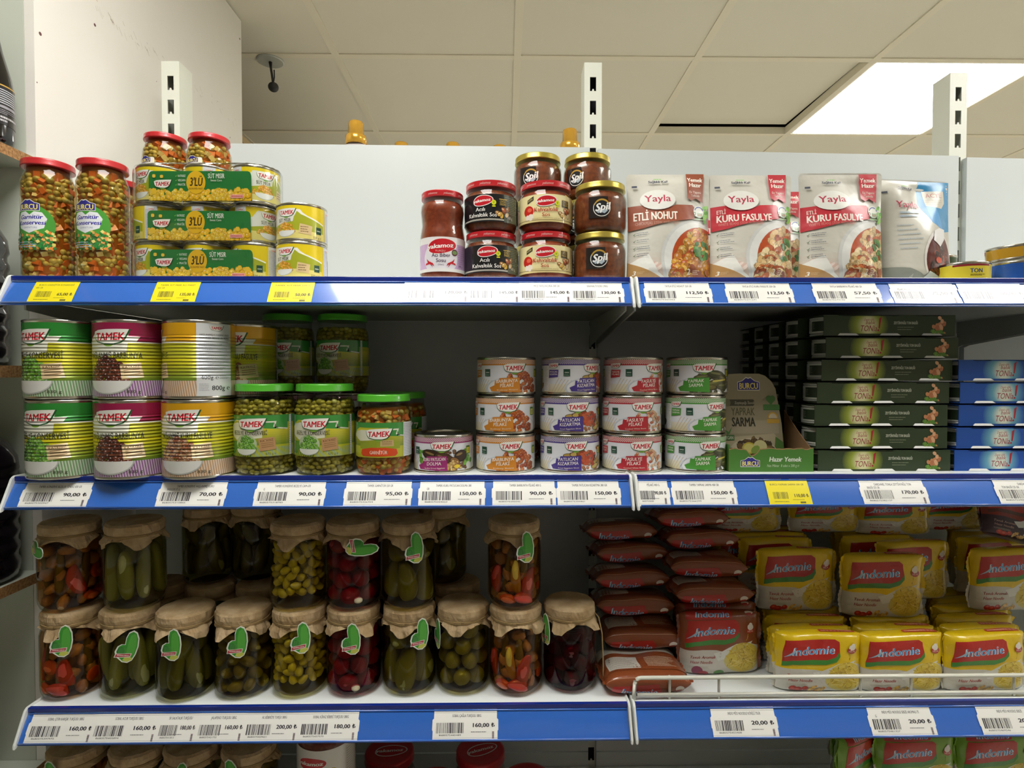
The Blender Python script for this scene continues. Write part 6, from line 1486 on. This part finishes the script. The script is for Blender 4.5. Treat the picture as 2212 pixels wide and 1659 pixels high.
# ================================================================== SIDE UNIT at the far left with bottles
side = thing('side_shelf_unit', 'white side shelving with bare chipboard edges at the left edge of the picture', 'shelf', (WL-.016, -.255, 0))
bm = bmesh.new(); box(bm, (-.60, .0, 0), (-.0005, .018, ZC-.01)); mesh_obj('end_panel', bm, M_melamine, side)
for px, py, th in ((72, 339, .0165), (50, 790, .019), (82, 1236, .017), (30, 1700, .017)):
    p = wall_pt(px, py)
    bm = bmesh.new(); box(bm, (-.30, -1.0, p.z-th), (.0155, -.0005, p.z)); b_ = mesh_obj('board', bm, M_melamine, side)
    bm = bmesh.new(); box(bm, (.0155, -1.0, p.z-th), (.016, -.0005, p.z)); mesh_obj('edge', bm, M_chip, b_)
BZ = [wall_pt(72, 339).z, wall_pt(50, 790).z, wall_pt(82, 1236).z, wall_pt(30, 1700).z]
M_dark = mat('dark_bottle', '#0c0a0c', .12, coat=.6); M_foil = mat('silver_foil', '#c8c8cc', .3, .9); M_pet = mat('dark_liquid', '#120d12', .18, coat=.5)
def bottle(label, prof, loc, art=None, capr=.014, capz=None, m=M_dark, h=.2, group=None, rz=0):
    t = thing('bottle', label, 'bottle', loc, rz, group)
    bm = bmesh.new(); lathe(bm, prof, 40); mesh_obj('body', bm, m, t, smooth=True)
    bm = bmesh.new(); z = prof[-1][1]; lathe(bm, [(capr*1.03, z-.02), (capr*1.05, z-.002), (capr, z+.010), (0, z+.011)], 24); mesh_obj('cap', bm, M_foil, t, smooth=True)
    if art: inst('label', art, t)
    return t
a = Art(); a.rect(-60, 0, 60, 62, '#1c1c22'); a.rect(-60, 26, 60, 30, '#9a9aa2')
for k in range(7): a.rect(-60, 33-k*0+k*3.4, 60, 34.6+k*3.4, '#b8bcc4')
a.lines(-58, 4, 58, 14, 2, '#c8c8cc', 3)
a.lines(-58, 16, 58, 24, 3, '#9a9aa2', 1); a.rect(-60, 60, 60, 62, '#c9a04a')
bt = a.mesh('label', cyl_map(.0335, .03, .0004), cx=[i*3.5 for i in range(-17, 18)], m=M_gloss)
bottle('dark bottle with printed grey label and silver cap on the upper side board', [(.026, 0), (.032, .004), (.0335, .012), (.0335, .09), (.031, .11), (.021, .150), (.0145, .185), (.0135, .20)], (WL-.0345, -.306, BZ[0]), bt, rz=.9)
jugp = [(.04, 0), (.056, .006), (.060, .02)]
for k in range(6): jugp += [(.060, .03+k*.026), (.057, .036+k*.026), (.057, .044+k*.026), (.060, .050+k*.026)]
jugp += [(.058, .20), (.045, .225), (.02, .245), (.018, .262)]
bottle('large ribbed dark bottle on the middle side board', jugp, (WL-.0605, -.330, BZ[1]), None, .02, m=M_pet)
bottle('large ribbed dark bottle on the lower side board', jugp, (WL-.0605, -.318, BZ[2]), None, .02, m=M_pet)
bottle('large ribbed dark bottle behind, in the corner of the lower side board', jugp, (WL-.19, -.32, BZ[2]), None, .02, m=M_pet)
a = Art(); a.rr(-60, 0, 60, 190, 6, '#8cae2c'); a.rect(-60, 80, 60, 130, '#c03a6c'); a.rect(-60, 20, 60, 60, '#d8c83c')
pouch('snack_bag', 'green, pink and yellow bag on the lowest side board', a, .12, .19, (WL-.072, -.36, BZ[3]+.001), .3, .05, 12, group=None)

# ================================================================== BEHIND THE BACK PANEL
rs = thing('rear_shelf', 'white shelf on the rear side of the shelving holding softener bottles', 'shelf', ((POST[0]+POST[2])/2, .055, 1.80)); L_ = (POST[2]-POST[0])/2
bm = bmesh.new(); box(bm, (-L_, 0, -.03), (L_, .40, 0)); mesh_obj('board', bm, M_white2, rs)
for s in (-1, 0, 1):
    bm = bmesh.new(); prism(bm, [(0, -.03), (.36, -.03), (.36, -.045), (0, -.11)], s*(L_-.01)-.002, s*(L_-.01)+.002, 'x'); fixn(bm); mesh_obj('bracket', bm, M_undershade, rs)
M_gold = mat('gold_cap', '#f0b840', .22, .5, .5); M_soft = mat('milky_bottle', '#efe6e2', .35)
sb = thing('softener_bottle', 'milky softener bottle with gold cap, left of the row behind the panel', 'bottle', group='softener bottles behind the panel')
bm = bmesh.new(); lathe(bm, [(.03, 0), (.045, .004), (.047, .02), (.047, .15), (.045, .172), (.038, .194), (.027, .208), (.023, .212)], 40)
for v in bm.verts: v.co.y *= .62
mesh_obj('body', bm, M_soft, sb, smooth=True)
bm = bmesh.new(); lathe(bm, [(.0235, .2095), (.0252, .2105), (.0246, .230), (.0235, .2325), (.0190, .234), (.0180, .262), (.0165, .2665), (.015, .2675), (.0145, .2665), (0, .2665)], 40); mesh_obj('cap', bm, M_gold, sb, smooth=True)
def proj_y(P_):
    d = Vector(P_)-CAM; return 829.5-F*d.dot(up)/d.dot(fw)
def sb_at(px, topy, Y):
    if Y is None:
        Y = .10
        while proj_y((at(px, topy, Y).x, Y, 1.8+.2675*dzt/.2675)) < topy and Y < .44: Y += .004
    return (at(px, topy, Y).x, Y, 1.8)
sb.location = sb_at(769, 264, .174); dzt = at(769, 264, .174).z-1.8; sb.scale = (1, 1, dzt/.2675)
for px, ty, s in ((867, 309, 'second from the left'), (978, 309, 'third from the left'), (1079, 315, 'fourth from the left'), (1231, 281, 'rightmost')):
    c = copy_tree(sb, f'milky softener bottle with gold cap, {s} in the row behind the panel', sb_at(px, ty, None), 0)
p = at(525, 287, .52)
cb = thing('storage_cabinet', 'beige cabinet with brown top edge far behind the painted wall', 'cabinet', (WL-.30, .86, 0))
bm = bmesh.new(); box(bm, (-.25, -.36, 0), (.28, .7, p.z-.02)); mesh_obj('body', bm, M_wall, cb)
bm = bmesh.new(); box(bm, (-.25, -.365, p.z-.02), (.285, .705, p.z)); mesh_obj('top_board', bm, mat('brown_edge', '#9c8458', .6), cb)

# ---- things on the ceiling
p = at(590, 143, .70)
dx = at(590, 143, .70).x; sc_ = (ZC-CAM.z)
Yd = .72; Xd = at(590, 829.5, Yd).x
cm = thing('hanging_sign_hook', 'dark metal hook on a clear round plate hanging from the ceiling', 'hook', (Xd, Yd, ZC))
bm = bmesh.new(); lathe(bm, [(0, -.004), (.040, -.004), (.044, -.002), (.044, -.0005), (0, -.0005)], 36); mesh_obj('clear_plate', bm, mat('smoky_plastic', '#b4b8b0', .2, coat=.6), cm, smooth=False)
M_iron = mat('dark_iron', '#2a2a28', .5)
bm = bmesh.new(); tube(bm, [(0, 0, -.004), (.003, -.004, -.025), (.006, -.002, -.05), (.008, 0, -.078)], [.006, .004, .004, .003], 8); mesh_obj('stem', bm, M_iron, cm)
bm = bmesh.new(); tube(bm, [(.012, 0, -.03), (.014, -.003, -.055), (.010, -.003, -.078)], .0022, 8); mesh_obj('loop', bm, M_iron, cm)
bm = bmesh.new(); blob(bm, Vector((.010, -.002, -.088)), (.017, .017, .016), sub=3); mesh_obj('knob', bm, M_iron, cm)
p = at(1507, 1, .26)
sn = thing('ceiling_sensor', 'tiny dark round sensor at the upper edge of the ceiling', 'sensor', (p.x, .245, ZC+.0035))
bm = bmesh.new(); lathe(bm, [(0, -.010), (.006, -.009), (.010, -.004), (.011, 0), (0, 0)], 20); mesh_obj('body', bm, M_iron, sn, smooth=True)

# ================================================================== unseen shelving, added behind the camera to block lamps and darken the bounce
op = thing('light_blocking_shelving', 'tall stocked shelving added unseen behind the camera to block and darken light', 'shelving', (0, -2.15, 0))
M_stock = mat('mixed_stock', '#84766a', .6, noise=(9, '#a8988a', .4, .6))
bm = bmesh.new(); box(bm, (-2.4, -.4, 0), (2.4, -.36, 2.1)); mesh_obj('back_panel', bm, M_white, op)
for z in (.15, .55, .95, 1.35, 1.75):
    bm = bmesh.new(); box(bm, (-2.4, -.36, z-.03), (2.4, .03, z)); mesh_obj('shelf_board', bm, M_white2, op)
    bm = bmesh.new(); rg = random.Random(int(z*100))
    x = -2.35
    while x < 2.3:
        w_ = rg.uniform(.08, .2); box(bm, (x, -.30+rg.uniform(0, .05), z+.001), (x+w_-.008, rg.uniform(-.06, .0), z+rg.uniform(.2, .33))); x += w_
    mesh_obj('stock', bm, M_stock, op, kind='stuff')
